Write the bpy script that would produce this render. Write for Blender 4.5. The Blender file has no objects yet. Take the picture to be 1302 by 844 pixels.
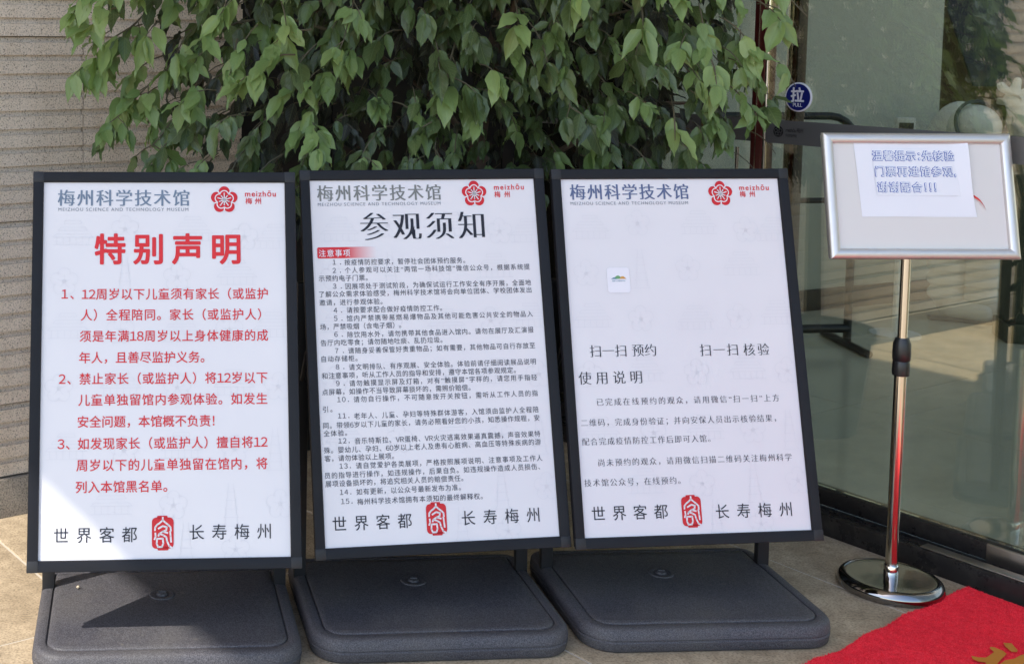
import bpy, bmesh, math, random
import numpy as np
from mathutils import Vector, Matrix
from math import sin, cos, pi, radians

random.seed(7)
rng = np.random.default_rng(7)
SC = bpy.context.scene
COL = SC.collection

# ------------------------------------------------------------------ camera
EYE = Vector((0, 0, 1.525))
PITCH, ROLL = radians(4.35), radians(0.5)
fwd = Vector((0, cos(PITCH), -sin(PITCH)))
up0 = Vector((0, sin(PITCH), cos(PITCH)))
rt0 = Vector((1, 0, 0))
rt = rt0 * cos(ROLL) + up0 * sin(ROLL)
up = -rt0 * sin(ROLL) + up0 * cos(ROLL)
cd = bpy.data.cameras.new('camera')
cam = bpy.data.objects.new('camera', cd)
COL.objects.link(cam)
cam.matrix_world = Matrix(((rt.x, up.x, -fwd.x, EYE.x), (rt.y, up.y, -fwd.y, EYE.y), (rt.z, up.z, -fwd.z, EYE.z), (0, 0, 0, 1)))
cd.sensor_width = 36
cd.lens = 1674 / 1302 * 36
cd.shift_x = (651 - 275) / 1302
cd.shift_y = -(422 - 167) / 1302
cd.clip_start = 0.05
cd.clip_end = 2000
SC.camera = cam

# ------------------------------------------------------------------ light
SUN = Vector((-0.711, -0.50, 1.0)).normalized()
elev = math.asin(SUN.z)
azim = math.atan2(SUN.x, SUN.y)
w = bpy.data.worlds.new('World')
SC.world = w
w.use_nodes = True
nt = w.node_tree
sky = nt.nodes.new('ShaderNodeTexSky')
sky.sky_type = 'NISHITA'
sky.sun_disc = False
sky.sun_elevation = elev
sky.sun_rotation = azim
sky.dust_density = 1.0
sky.air_density = 1.0
nt.links.new(sky.outputs[0], nt.nodes['Background'].inputs[0])
nt.nodes['Background'].inputs[1].default_value = 0.15
sl = bpy.data.lights.new('sun', 'SUN')
sl.energy = 2.7
sl.angle = radians(0.53)
sl.color = (1, 0.93, 0.82)
so = bpy.data.objects.new('sun', sl)
so.rotation_euler = SUN.to_track_quat('Z', 'Y').to_euler()
COL.objects.link(so)
SC.view_settings.view_transform = 'Standard'
SC.view_settings.look = 'None'
SC.view_settings.exposure = 1.25
SC.view_settings.gamma = 1
SC.cycles.max_bounces = 8
SC.cycles.transparent_max_bounces = 16
SC.cycles.use_denoising = True

# ------------------------------------------------------------------ materials
def lin(c):
    return tuple(((x / 255) / 12.92 if x / 255 <= 0.04045 else ((x / 255 + 0.055) / 1.055) ** 2.4) for x in c) + (1,)

def mat(name, col, rough=0.5, metal=0.0, spec=0.5, coat=0.0):
    m = bpy.data.materials.new(name)
    m.use_nodes = True
    b = m.node_tree.nodes['Principled BSDF']
    b.inputs['Base Color'].default_value = (*col[:3], 1)
    b.inputs['Roughness'].default_value = rough
    b.inputs['Metallic'].default_value = metal
    b.inputs['Specular IOR Level'].default_value = spec
    b.inputs['Coat Weight'].default_value = coat
    return m

def N(m, t, **kw):
    n = m.node_tree.nodes.new(t)
    for k, v in kw.items():
        if k in n.inputs:
            n.inputs[k].default_value = v
        else:
            setattr(n, k, v)
    return n

def L(m, a, b):
    m.node_tree.links.new(a, b)

def ramp(m, fac, stops):
    r = m.node_tree.nodes.new('ShaderNodeValToRGB')
    el = r.color_ramp.elements
    while len(el) < len(stops):
        el.new(0.5)
    for e, (p, c) in zip(el, stops):
        e.position = p
        e.color = (*c[:3], 1)
    L(m, fac, r.inputs[0])
    return r

def coords(m, kind='Object'):
    return m.node_tree.nodes.new('ShaderNodeTexCoord').outputs[kind]

def world_pos(m):
    return m.node_tree.nodes.new('ShaderNodeNewGeometry').outputs['Position']

def mixc(m, fac, a, b, mode='MIX'):
    n = m.node_tree.nodes.new('ShaderNodeMix')
    n.data_type = 'RGBA'
    n.blend_type = mode
    for src, i in ((fac, 0), (a, 6), (b, 7)):
        if hasattr(src, 'is_output'):
            L(m, src, n.inputs[i])
        else:
            n.inputs[i].default_value = src if i == 0 else (*src[:3], 1)
    return n.outputs[2]

def noise(m, vec, scale, detail=3, rough=0.55):
    n = N(m, 'ShaderNodeTexNoise', Scale=scale, Detail=detail, Roughness=rough)
    L(m, vec, n.inputs['Vector'])
    return n.outputs['Fac']

def bump(m, h, strength, dist=0.002):
    b = N(m, 'ShaderNodeBump', Strength=strength, Distance=dist)
    L(m, h, b.inputs['Height'])
    L(m, b.outputs[0], m.node_tree.nodes['Principled BSDF'].inputs['Normal'])
    return b

def base(m):
    return m.node_tree.nodes['Principled BSDF']

# speckled bush-hammered granite
def granite(name, light, mid, dark, warm):
    m = mat(name, mid, 0.85)
    p = world_pos(m)
    f = noise(m, p, 230, 2, 0.6)
    r = ramp(m, f, [(0.33, dark), (0.43, mid), (0.56, light), (0.68, warm)])
    big = noise(m, p, 2.2, 4)
    r2 = ramp(m, big, [(0.3, (0.88, 0.87, 0.84)), (0.7, (1.03, 1.02, 1.0))])
    # weather streaks, stretched downwards
    mp = N(m, 'ShaderNodeMapping')
    mp.inputs['Scale'].default_value = (9, 9, 0.8)
    L(m, p, mp.inputs['Vector'])
    st = ramp(m, noise(m, mp.outputs[0], 1.5, 4), [(0.35, (0.90, 0.88, 0.85)), (0.6, (1, 1, 1))])
    c = mixc(m, 1.0, r.outputs[0], r2.outputs[0], 'MULTIPLY')
    c = mixc(m, 0.7, c, st.outputs[0], 'MULTIPLY')
    oi = m.node_tree.nodes.new('ShaderNodeObjectInfo')
    c = mixc(m, 1.0, c, ramp(m, oi.outputs['Random'], [(0, (.93, .92, .90)), (1, (1.05, 1.05, 1.05))]).outputs[0], 'MULTIPLY')
    L(m, c, base(m).inputs['Base Color'])
    bump(m, noise(m, p, 300, 3), 0.7, 0.003)
    return m

M = {}
M['granite'] = granite('granite', (0.80, 0.70, 0.61), (0.70, 0.61, 0.52), (0.26, 0.22, 0.19), (0.86, 0.75, 0.64))
M['plinth'] = granite('plinth_granite', (0.36, 0.32, 0.28), (0.27, 0.24, 0.21), (0.12, 0.11, 0.1), (0.42, 0.38, 0.33))

m = M['tile'] = mat('paving_tile', (0.4, 0.35, 0.27), 0.62, spec=0.35)
p = world_pos(m)
f1 = noise(m, p, 7, 6, 0.62)
f2 = noise(m, p, 160, 2)
f3 = noise(m, p, 26, 5, 0.7)
r = ramp(m, f1, [(0.3, (0.32, 0.255, 0.178)), (0.55, (0.46, 0.372, 0.264)), (0.75, (0.56, 0.46, 0.335))])
g2 = ramp(m, f2, [(0.36, (0.55, 0.53, 0.5)), (0.5, (1, 1, 1)), (0.68, (1.15, 1.13, 1.08))])
g3 = ramp(m, f3, [(0.35, (0.75, 0.74, 0.72)), (0.6, (1.05, 1.05, 1.05))])
c = mixc(m, 0.75, r.outputs[0], g2.outputs[0], 'MULTIPLY')
c = mixc(m, 0.8, c, g3.outputs[0], 'MULTIPLY')
oi = m.node_tree.nodes.new('ShaderNodeObjectInfo')
c = mixc(m, 1.0, c, ramp(m, oi.outputs['Random'], [(0, (.90, .89, .88)), (1, (1.04, 1.04, 1.04))]).outputs[0], 'MULTIPLY')
L(m, c, base(m).inputs['Base Color'])
bump(m, f3, 0.35, 0.003)
M['grout'] = mat('grout', (0.52, 0.47, 0.40), 0.9)
M['plaza'] = M['tile']

m = M['base_plastic'] = mat('base_plastic', (0.045, 0.045, 0.052), 0.55, spec=0.4)
p = coords(m)
f = noise(m, p, 420, 2)
d = noise(m, p, 5, 5, 0.6)
r = ramp(m, f, [(0.38, (0.025, 0.025, 0.034)), (0.64, (0.108, 0.106, 0.122))])
dd = ramp(m, d, [(0.42, (0, 0, 0)), (0.75, (0.30, 0.30, 0.30))])
c = mixc(m, dd.outputs[0], r.outputs[0], (0.14, 0.13, 0.115))
wp = world_pos(m)
for ang, sc_ in ((.5, 1.0), (2.1, 1.3)):          # fine scuffs and dried drips
    mp = N(m, 'ShaderNodeMapping'); mp.inputs['Rotation'].default_value = (0, 0, ang); mp.inputs['Scale'].default_value = (90 * sc_, 3.2, 3)
    L(m, wp, mp.inputs['Vector'])
    sc2 = ramp(m, noise(m, mp.outputs[0], 1.0, 3, .7), [(0.70, (0, 0, 0)), (0.78, (0.45, 0.45, 0.45))])
    c = mixc(m, sc2.outputs[0], c, (0.17, 0.165, 0.16))
sp_ = ramp(m, noise(m, wp, 34, 2, .5), [(0.70, (0, 0, 0)), (0.74, (0.4, 0.4, 0.4))])
c = mixc(m, sp_.outputs[0], c, (0.16, 0.15, 0.135))
L(m, c, base(m).inputs['Base Color'])
rr = ramp(m, d, [(0.3, (0.42,) * 3), (0.7, (0.68,) * 3)])
L(m, rr.outputs[0], base(m).inputs['Roughness'])
bump(m, f, 0.35, 0.001)

m = M['frame'] = mat('frame_aluminium', (0.010, 0.010, 0.013), 0.46, metal=0.0, spec=0.22)
p = coords(m)
f = noise(m, p, 12, 5, 0.65)
rr = ramp(m, f, [(0.3, (0.34,) * 3), (0.7, (0.5,) * 3)])
L(m, rr.outputs[0], base(m).inputs['Roughness'])
M['cap'] = mat('corner_plastic', (0.022, 0.022, 0.024), 0.42, spec=0.3)
M['leg'] = mat('leg_steel', (0.015, 0.015, 0.017), 0.5)

m = M['poster'] = mat('poster_film', (0.70, 0.685, 0.74), 0.30, spec=0.35)
p = coords(m)
f = noise(m, p, 3, 3)
r = ramp(m, f, [(0.3, (0.71, 0.70, 0.735)), (0.7, (0.74, 0.73, 0.76))])
L(m, r.outputs[0], base(m).inputs['Base Color'])
bump(m, noise(m, p, 3.2, 2), 0.3, 0.012)
def ink(name, c):
    M[name] = mat('ink_' + name, lin(c), 0.4, spec=0.3)
ink('red', (212, 45, 50)); ink('dark', (38, 38, 48)); ink('text', (62, 62, 74))
ink('grey', (118, 126, 138)); ink('head', (112, 128, 148)); ink('head1', (122, 124, 122)); ink('head2', (92, 104, 140))
ink('deepred', (200, 35, 45)); ink('white', (228, 228, 236)); ink('faint', (216, 215, 220))
ink('blue', (40, 84, 178)); ink('paperfill', (218, 224, 236)); ink('signblue', (22, 32, 110)); ink('filmgrey', (150, 152, 160))
ink('green', (110, 160, 110)); ink('teal', (70, 130, 150)); ink('orange', (200, 150, 80))
ink('gold', (190, 120, 40)); ink('logo_dark', (28, 28, 30)); ink('sealred', (200, 38, 46))
m = M['tag'] = mat('ink_tag_fade', (0.6, 0.02, 0.03), 0.4)
p = coords(m)
sx = N(m, 'ShaderNodeSeparateXYZ'); L(m, p, sx.inputs[0])
mr = N(m, 'ShaderNodeMapRange'); L(m, sx.outputs[0], mr.inputs[0])
mr.inputs[1].default_value = 0.115; mr.inputs[2].default_value = 0.196
r = ramp(m, mr.outputs[0], [(0.0, lin((205, 28, 38))), (1.0, (0.725, 0.715, 0.748))])
L(m, r.outputs[0], base(m).inputs['Base Color'])

def brushed(name, c, rough, aniso=0.0, metal=1.0):
    m = mat(name, c, rough, metal=metal)
    base(m).inputs['Anisotropic'].default_value = aniso
    f = noise(m, coords(m), 9, 5)
    rr = ramp(m, f, [(0.3, (rough * 0.8,) * 3), (0.75, (rough * 1.25,) * 3)])
    L(m, rr.outputs[0], base(m).inputs['Roughness'])
    return m
M['silver'] = brushed('satin_aluminium', (0.66, 0.63, 0.615), 0.42, metal=.75)
M['steel'] = brushed('polished_steel', (0.72, 0.70, 0.68), 0.10)
M['disc'] = brushed('disc_steel', (0.30, 0.29, 0.285), 0.09)
M['fitting'] = brushed('fitting_steel', (0.52, 0.48, 0.45), 0.34)
M['pole'] = brushed('pole_steel', (0.74, 0.68, 0.58), 0.14)
M['collar'] = mat('collar_plastic', (0.012, 0.012, 0.013), 0.35)
M['black'] = mat('black_powder_coat', (0.012, 0.012, 0.013), 0.35)
m = M['sill'] = mat('sill_metal', (0.03, 0.028, 0.028), 0.30, metal=0.3)
f = noise(m, world_pos(m), 14, 6, 0.7)
rr = ramp(m, f, [(0.35, (0.2,) * 3), (0.7, (0.5,) * 3)]); L(m, rr.outputs[0], base(m).inputs['Roughness'])
rc = ramp(m, noise(m, world_pos(m), 30, 5), [(0.5, (0.022, 0.02, 0.02)), (0.85, (0.05, 0.045, 0.042))]); L(m, rc.outputs[0], base(m).inputs['Base Color'])
M['mullion'] = mat('mullion_maroon', (0.10, 0.016, 0.014), 0.3, metal=0.2, coat=0.3)
M['mullion_dark'] = mat('mullion_dark', (0.02, 0.012, 0.012), 0.3)
m = M['backing'] = mat('sign_backing', (0.66, 0.65, 0.64), 0.42)
M['paper'] = mat('office_paper', (0.76, 0.785, 0.85), 0.7, spec=0.2)
M['tape'] = mat('clear_tape', (0.74, 0.765, 0.82), 0.2)
M['redtape'] = mat('red_ribbon', (0.6, 0.03, 0.03), 0.5)

# tinted, strongly reflecting facade glass
def glass(name, tint, refl):
    m = bpy.data.materials.new(name); m.use_nodes = True
    t = m.node_tree; t.nodes.clear()
    o = t.nodes.new('ShaderNodeOutputMaterial')
    tr = t.nodes.new('ShaderNodeBsdfTransparent'); tr.inputs[0].default_value = (*tint, 1)
    gl = t.nodes.new('ShaderNodeBsdfGlossy'); gl.inputs['Roughness'].default_value = 0.015
    gl.inputs['Color'].default_value = (0.92, 0.92, 0.80, 1)
    fr = t.nodes.new('ShaderNodeLayerWeight'); fr.inputs[0].default_value = 0.35
    mr = t.nodes.new('ShaderNodeMapRange'); mr.inputs[3].default_value = refl; mr.inputs[4].default_value = 0.95
    mx = t.nodes.new('ShaderNodeMixShader')
    t.links.new(fr.outputs['Fresnel'], mr.inputs[0]); t.links.new(mr.outputs[0], mx.inputs[0])
    t.links.new(tr.outputs[0], mx.inputs[1]); t.links.new(gl.outputs[0], mx.inputs[2])
    t.links.new(mx.outputs[0], o.inputs[0])
    return m
M['glass'] = glass('tinted_glass', (0.88, 0.86, 0.75), 0.20)
M['film'] = mat('frosted_film', (0.11, 0.11, 0.105), 0.45)
m = M['floor_in'] = mat('interior_floor', (0.42, 0.42, 0.33), 0.12, spec=0.6)
r = ramp(m, noise(m, world_pos(m), 3, 5), [(0.3, (0.60, 0.58, 0.46)), (0.7, (0.68, 0.66, 0.53))]); L(m, r.outputs[0], base(m).inputs['Base Color'])
M['wall_in'] = mat('interior_wall', (0.56, 0.57, 0.50), 0.8)
M['skirt'] = mat('interior_skirting', (0.05, 0.048, 0.045), 0.4)
M['navy'] = mat('navy_banner', (0.012, 0.018, 0.045), 0.5)
M['brown'] = mat('brown_panel', (0.13, 0.10, 0.06), 0.5)
M['cream'] = mat('cream_counter', (0.55, 0.55, 0.45), 0.6)
M['darkgreen'] = mat('green_column', (0.04, 0.055, 0.04), 0.5)
M['exit'] = mat('exit_green', (0.02, 0.06, 0.035), 0.5)
M['exitmark'] = mat('exit_mark', (0.55, 0.62, 0.52), 0.5)
M['suit'] = mat('white_suit', (0.72, 0.74, 0.72), 0.45)
M['suitdark'] = mat('suit_trim', (0.05, 0.05, 0.06), 0.4)
M['suitorange'] = mat('suit_orange', (0.45, 0.14, 0.04), 0.5)
M['canopy'] = mat('canopy_panel', (0.80, 0.80, 0.79), 0.6)
M['shadefill'] = mat('shade_fill', (0.012, 0.012, 0.012), 0.5)  # near-black that paints in the darkness behind tree and glass
m = M['bark'] = mat('bark', (0.12, 0.085, 0.06), 0.85)
bump(m, noise(m, coords(m), 40, 5), 0.8, 0.004)
M['twig'] = mat('twig', (0.10, 0.085, 0.05), 0.7)
M['pot'] = mat('planter', (0.05, 0.05, 0.055), 0.6)
M['soil'] = mat('soil', (0.05, 0.035, 0.025), 0.95)

def leafmat(name, a, b, rough):
    m = mat(name, a, rough, spec=0.6)
    at = N(m, 'ShaderNodeAttribute', attribute_name='tone')
    oi = m.node_tree.nodes.new('ShaderNodeObjectInfo')
    ad = N(m, 'ShaderNodeMath', operation='ADD'); L(m, at.outputs['Fac'], ad.inputs[0]); ad.inputs[1].default_value = 0.0
    # per-leaf tone: joined leaves carry it as an attribute, single leaves as object random
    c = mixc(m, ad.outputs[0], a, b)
    c2 = mixc(m, oi.outputs['Random'], (0.86, 0.9, 0.86), (1.18, 1.12, 1.1))
    c = mixc(m, 1.0, c, c2, 'MULTIPLY')
    uv = N(m, 'ShaderNodeUVMap'); sp = N(m, 'ShaderNodeSeparateXYZ'); L(m, uv.outputs[0], sp.inputs[0])
    # midrib
    s1 = N(m, 'ShaderNodeMath', operation='SUBTRACT'); L(m, sp.outputs[0], s1.inputs[0]); s1.inputs[1].default_value = 0.5
    ab = N(m, 'ShaderNodeMath', operation='ABSOLUTE'); L(m, s1.outputs[0], ab.inputs[0])
    rib = ramp(m, ab.outputs[0], [(0.0, (1, 1, 1)), (0.035, (0, 0, 0))])
    # side veins: v + |u-.5| bands
    a2 = N(m, 'ShaderNodeMath', operation='MULTIPLY_ADD'); L(m, ab.outputs[0], a2.inputs[0]); a2.inputs[1].default_value = -0.55; L(m, sp.outputs[1], a2.inputs[2])
    a3 = N(m, 'ShaderNodeMath', operation='MULTIPLY'); L(m, a2.outputs[0], a3.inputs[0]); a3.inputs[1].default_value = 44.0
    si = N(m, 'ShaderNodeMath', operation='SINE'); L(m, a3.outputs[0], si.inputs[0])
    vein = ramp(m, si.outputs[0], [(0.86, (0, 0, 0)), (1.0, (0.5, 0.5, 0.5))])
    mx = N(m, 'ShaderNodeMath', operation='MAXIMUM'); L(m, rib.outputs[0], mx.inputs[0]); L(m, vein.outputs[0], mx.inputs[1])
    c = mixc(m, mx.outputs[0], c, mixc(m, 0.35, c, (0.25, 0.32, 0.13)))
    L(m, c, base(m).inputs['Base Color'])
    bm_ = N(m, 'ShaderNodeBump', Strength=0.5, Distance=0.0015, invert=True)
    nz = noise(m, coords(m), 60, 2)
    ad2 = N(m, 'ShaderNodeMath', operation='MULTIPLY_ADD'); L(m, nz, ad2.inputs[0]); ad2.inputs[1].default_value = 0.9; L(m, mx.outputs[0], ad2.inputs[2])
    L(m, ad2.outputs[0], bm_.inputs['Height']); L(m, bm_.outputs[0], base(m).inputs['Normal'])
    # translucency
    t = m.node_tree
    tl = t.nodes.new('ShaderNodeBsdfTranslucent'); L(m, mixc(m, 1.0, c, (1.3, 1.5, 0.7), 'MULTIPLY'), tl.inputs[0])
    ms = t.nodes.new('ShaderNodeMixShader'); ms.inputs[0].default_value = 0.22
    L(m, base(m).outputs[0], ms.inputs[1]); L(m, tl.outputs[0], ms.inputs[2])
    L(m, ms.outputs[0], t.nodes['Material Output'].inputs[0])
    return m
M['leaf'] = leafmat('leaf_mature', (0.054, 0.076, 0.030), (0.118, 0.172, 0.056), 0.38)
M['leaf_young'] = leafmat('leaf_young', (0.155, 0.230, 0.072), (0.22, 0.31, 0.105), 0.42)
M['leaf_shade'] = leafmat('leaf_shade', (0.030, 0.028, 0.022), (0.052, 0.056, 0.036), 0.5)  # deep-crown leaves, with the shade inside the crown put into the colour

# ------------------------------------------------------------------ helpers
def tag(o, label=None, cat=None, group=None, kind=None):
    if label: o['label'] = label
    if cat: o['category'] = cat
    if group: o['group'] = group
    if kind: o['kind'] = kind
    return o

def empty(name, loc, rz=0, label=None, cat=None, group=None):
    o = bpy.data.objects.new(name, None)
    COL.objects.link(o)
    o.location = loc
    o.rotation_euler = (0, 0, rz)
    o.empty_display_size = 0.1
    return tag(o, label, cat, group)

def link(name, me, parent=None, loc=None, rot=None):
    o = bpy.data.objects.new(name, me)
    COL.objects.link(o)
    if parent: o.parent = parent
    if loc is not None: o.location = loc
    if rot is not None: o.rotation_euler = rot
    return o

def mesh(name, verts, faces, m, smooth=False):
    me = bpy.data.meshes.new(name)
    me.from_pydata([tuple(v) for v in verts], [], faces)
    me.update()
    for x in (m if isinstance(m, (list, tuple)) else [m]):
        me.materials.append(x)
    if smooth:
        me.polygons.foreach_set('use_smooth', [True] * len(me.polygons))
    return me

def from_bm(name, bm, m, parent=None, smooth=False, loc=None, rot=None):
    bmesh.ops.recalc_face_normals(bm, faces=bm.faces)
    me = bpy.data.meshes.new(name)
    bm.to_mesh(me); bm.free()
    for x in (m if isinstance(m, (list, tuple)) else [m]):
        me.materials.append(x)
    if smooth:
        me.polygons.foreach_set('use_smooth', [True] * len(me.polygons))
        try: me.set_sharp_from_angle(angle=radians(38))
        except Exception: pass
    return link(name, me, parent, loc, rot)

def add_box(bm, x0, x1, y0, y1, z0, z1, bev=0.0, seg=2, M4=None):
    r = bmesh.ops.create_cube(bm, size=1)
    vs = r['verts']
    for v in vs:
        v.co = Vector(((x0 + x1) / 2 + v.co.x * (x1 - x0), (y0 + y1) / 2 + v.co.y * (y1 - y0), (z0 + z1) / 2 + v.co.z * (z1 - z0)))
    if bev > 0:
        es = list({e for v in vs for e in v.link_edges})
        rr = bmesh.ops.bevel(bm, geom=es, offset=bev, segments=seg, affect='EDGES', profile=0.6)
        vs = rr['verts'] if M4 is not None else vs
    if M4 is not None:
        bmesh.ops.transform(bm, matrix=M4, verts=[v for v in vs if v.is_valid])
    return bm

def box(name, dims, m, parent=None, bev=0.0, loc=None, rot=None, smooth=True):
    bm = bmesh.new()
    add_box(bm, *dims, bev=bev)
    return from_bm(name, bm, m, parent, smooth and bev > 0, loc, rot)

def lathe(name, prof, m, parent=None, seg=64, loc=None, smooth=True):
    vs, fs = [], []
    n = len(prof)
    for i in range(seg):
        a = 2 * pi * i / seg
        for r, z in prof:
            vs.append((r * cos(a), r * sin(a), z))
    for i in range(seg):
        j = (i + 1) % seg
        for k in range(n - 1):
            fs.append((i * n + k, j * n + k, j * n + k + 1, i * n + k + 1))
    bm = bmesh.new()
    bv = [bm.verts.new(v) for v in vs]
    for f in fs:
        bm.faces.new([bv[i] for i in f])
    bmesh.ops.remove_doubles(bm, verts=bm.verts, dist=1e-6)
    bmesh.ops.holes_fill(bm, edges=[e for e in bm.edges if e.is_boundary], sides=seg + 1)
    return from_bm(name, bm, m, parent, smooth, loc)

def tube_mesh(bm, pts, radii, seg=8):
    pts = [Vector(p) for p in pts]
    rings = []
    for i, p in enumerate(pts):
        t = (pts[min(i + 1, len(pts) - 1)] - pts[max(i - 1, 0)]).normalized()
        a = t.cross(Vector((0, 0, 1)) if abs(t.z) < 0.9 else Vector((1, 0, 0))).normalized()
        b = t.cross(a)
        r = radii[i] if hasattr(radii, '__len__') else radii
        rings.append([bm.verts.new(p + (a * cos(2 * pi * k / seg) + b * sin(2 * pi * k / seg)) * r) for k in range(seg)])
    for q in range(len(rings) - 1):
        for k in range(seg):
            bm.faces.new((rings[q][k], rings[q][(k + 1) % seg], rings[q + 1][(k + 1) % seg], rings[q + 1][k]))
    bm.faces.new(rings[0]); bm.faces.new(rings[-1][::-1])

def tube(name, pts, radii, m, parent=None, seg=12):
    bm = bmesh.new()
    tube_mesh(bm, pts, radii, seg)
    return from_bm(name, bm, m, parent, True)

def cap(name, r, h, m, parent, loc, seg=40, bev=0.2, rot=None):
    o = lathe(name, [(0, 0), (r, 0), (r, h * (1 - bev)), (r - h * bev, h), (0, h)], m, parent, seg, loc)
    if rot: o.rotation_euler = rot
    return o

# ------------------------------------------------------------------ lettering (text glyphs turned into flat meshes)
_tc = bpy.data.curves.new('scratch_text', 'FONT')
_to = bpy.data.objects.new('scratch_text', _tc)
COL.objects.link(_to)

def glyph_bounds():
    bpy.context.view_layer.update()
    dg = bpy.context.evaluated_depsgraph_get()
    bb = _to.evaluated_get(dg).bound_box
    xs = [b[0] for b in bb]; ys = [b[1] for b in bb]
    return min(xs), max(xs), min(ys), max(ys)

_gc = {}
def glyph(ch, off):
    """verts (em units) and faces of one glyph, plus its ink bounds and cell width"""
    key = (ch, off)
    if key in _gc: return _gc[key]
    cell = 1.0; dx = 0.0; src = ch
    if ch in '0123456789VR!:':
        src = chr(ord(ch) + 0xFEE0); cell = .62 if ch in 'VR' else (.42 if ch in '!:' else .56); dx = None
    if ch in '“”': cell = .52; dx = None
    _tc.body = '口' + src; _tc.size = 1.0; _tc.space_character = 1.0; _tc.offset = off
    bpy.context.view_layer.update()
    me0 = bpy.data.meshes.new_from_object(_to.evaluated_get(bpy.context.evaluated_depsgraph_get()))
    n = len(me0.vertices)
    co = np.empty(n * 3); me0.vertices.foreach_get('co', co); co = co.reshape(-1, 3)
    fs = [tuple(p.vertices) for p in me0.polygons]
    bpy.data.meshes.remove(me0)
    keep = co[:, 0] > 1.0 - .001
    ids = -np.ones(n, dtype=int); ids[keep] = np.arange(keep.sum())
    f2 = [tuple(int(ids[v]) for v in f) for f in fs if all(keep[v] for v in f)]
    c2 = co[keep] - np.array([1.0, 0, 0])
    if dx is None:                      # narrow cell: centre the ink in it
        c2 = c2 + np.array([cell / 2 - (c2[:, 0].min() + c2[:, 0].max()) / 2, 0, 0])
    _gc[key] = (c2, f2, c2[:, 0].min() if len(c2) else 0, c2[:, 0].max() if len(c2) else 0, cell)
    return _gc[key]

def text_mesh(name, s, size, width=None, ox=0.0, oy=0.0, off=0.0, k=3, slant=0.0):
    eo = oy if off == 0 else 0
    if all(ord(c) < 0x400 for c in s) or 'z' in s:       # latin line: set by the font itself
        _tc.body = s; _tc.size = 1.0; _tc.space_character = 1.0; _tc.offset = eo
        b0 = glyph_bounds(); kx = size
        if width:
            _tc.space_character = 1.3; b1 = glyph_bounds()
            sc = 1.0 + 0.3 * (width / size - (b0[1] - b0[0])) / ((b1[1] - b1[0]) - (b0[1] - b0[0]))
            _tc.space_character = max(.8, sc); b0 = glyph_bounds()
            kx = width / (b0[1] - b0[0])
        me1 = bpy.data.meshes.new_from_object(_to.evaluated_get(bpy.context.evaluated_depsgraph_get()))
        c0 = np.empty(len(me1.vertices) * 3); me1.vertices.foreach_get('co', c0); c0 = c0.reshape(-1, 3)
        f0 = [tuple(p.vertices) for p in me1.polygons]
        bpy.data.meshes.remove(me1)
        x0 = b0[0]
    else:
        G_ = [glyph(c, eo) for c in s]
        cells = [g[4] for g in G_]
        # pitch so that the ink runs exactly from 0 to width
        pre = [sum(cells[:i]) for i in range(len(s))]
        p_ = 1.0
        if width and len(s) > 1:
            p_ = (width / size - G_[-1][3] + G_[0][2] + 0.0) / (pre[-1] if pre[-1] else 1)
            p_ = max(.5, p_)
        kx = size; cv, f0, nn = [], [], 0
        for g, q in zip(G_, pre):
            cv.append(g[0] + np.array([q * p_, 0, 0])); f0 += [tuple(v + nn for v in f) for f in g[1]]; nn += len(g[0])
        c0 = np.concatenate(cv); x0 = G_[0][2]
    c0 = c0 - np.array([x0, .36, 0])
    shifts = [(0, 0)]
    if off > 0:          # heavier weight: the glyph stamped round a small circle
        n_ = 6 if off < .02 else 10
        shifts = [(off * cos(2 * pi * i / n_), off * sin(2 * pi * i / n_)) for i in range(n_)] + [(0, 0)]
    elif ox:             # song style: thin horizontals, thick verticals
        shifts = [(-ox, 0), (-ox / 3, .0), (ox / 3, 0), (ox, 0)]
    cs_, fs_2, n0 = [], [], len(c0)
    for i, (sx_, sy_) in enumerate(shifts):
        c1 = (c0 + np.array([sx_, sy_, 0])) * np.array([kx, size, 0]); c1[:, 2] = i * 2e-5
        cs_.append(c1); fs_2 += [tuple(v + n0 * i for v in f) for f in f0]
    me0 = bpy.data.meshes.new(name)
    me0.from_pydata(np.concatenate(cs_).tolist(), [], fs_2); me0.update()
    return me0

# flat print laid on a panel: (u, v) metres, drawn in the panel's own plane
def flat(name, polys, m, parent, lift):
    vs, fs = [], []
    for P in polys:
        s = len(vs); vs += [(x, y, lift) for x, y in P]; fs.append(tuple(range(s, s + len(P))))
    return link(name, mesh(name, vs, fs, m), parent)

def disc_poly(x, y, r, n=28, ry=None):
    return [(x + r * cos(2 * pi * i / n), y + (ry or r) * sin(2 * pi * i / n)) for i in range(n)]

def ribbon(pts, wd):
    out = []
    for (x0, y0), (x1, y1) in zip(pts[:-1], pts[1:]):
        d = math.hypot(x1 - x0, y1 - y0) or 1e-6
        nx, ny = -(y1 - y0) / d * wd / 2, (x1 - x0) / d * wd / 2
        ex, ey = (x1 - x0) / d * wd * 0.3, (y1 - y0) / d * wd * 0.3
        out.append([(x0 + nx - ex, y0 + ny - ey), (x0 - nx - ex, y0 - ny - ey), (x1 - nx + ex, y1 - ny + ey), (x1 + nx + ex, y1 + ny + ey)])
    return out

def rrect(x0, x1, y0, y1, r, n=5):
    out = []
    for cx, cy, a0 in ((x1 - r, y1 - r, 0), (x0 + r, y1 - r, 90), (x0 + r, y0 + r, 180), (x1 - r, y0 + r, 270)):
        for i in range(n + 1):
            a = radians(a0 + 90 * i / n)
            out.append((cx + r * cos(a), cy + r * sin(a)))
    return out

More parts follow.
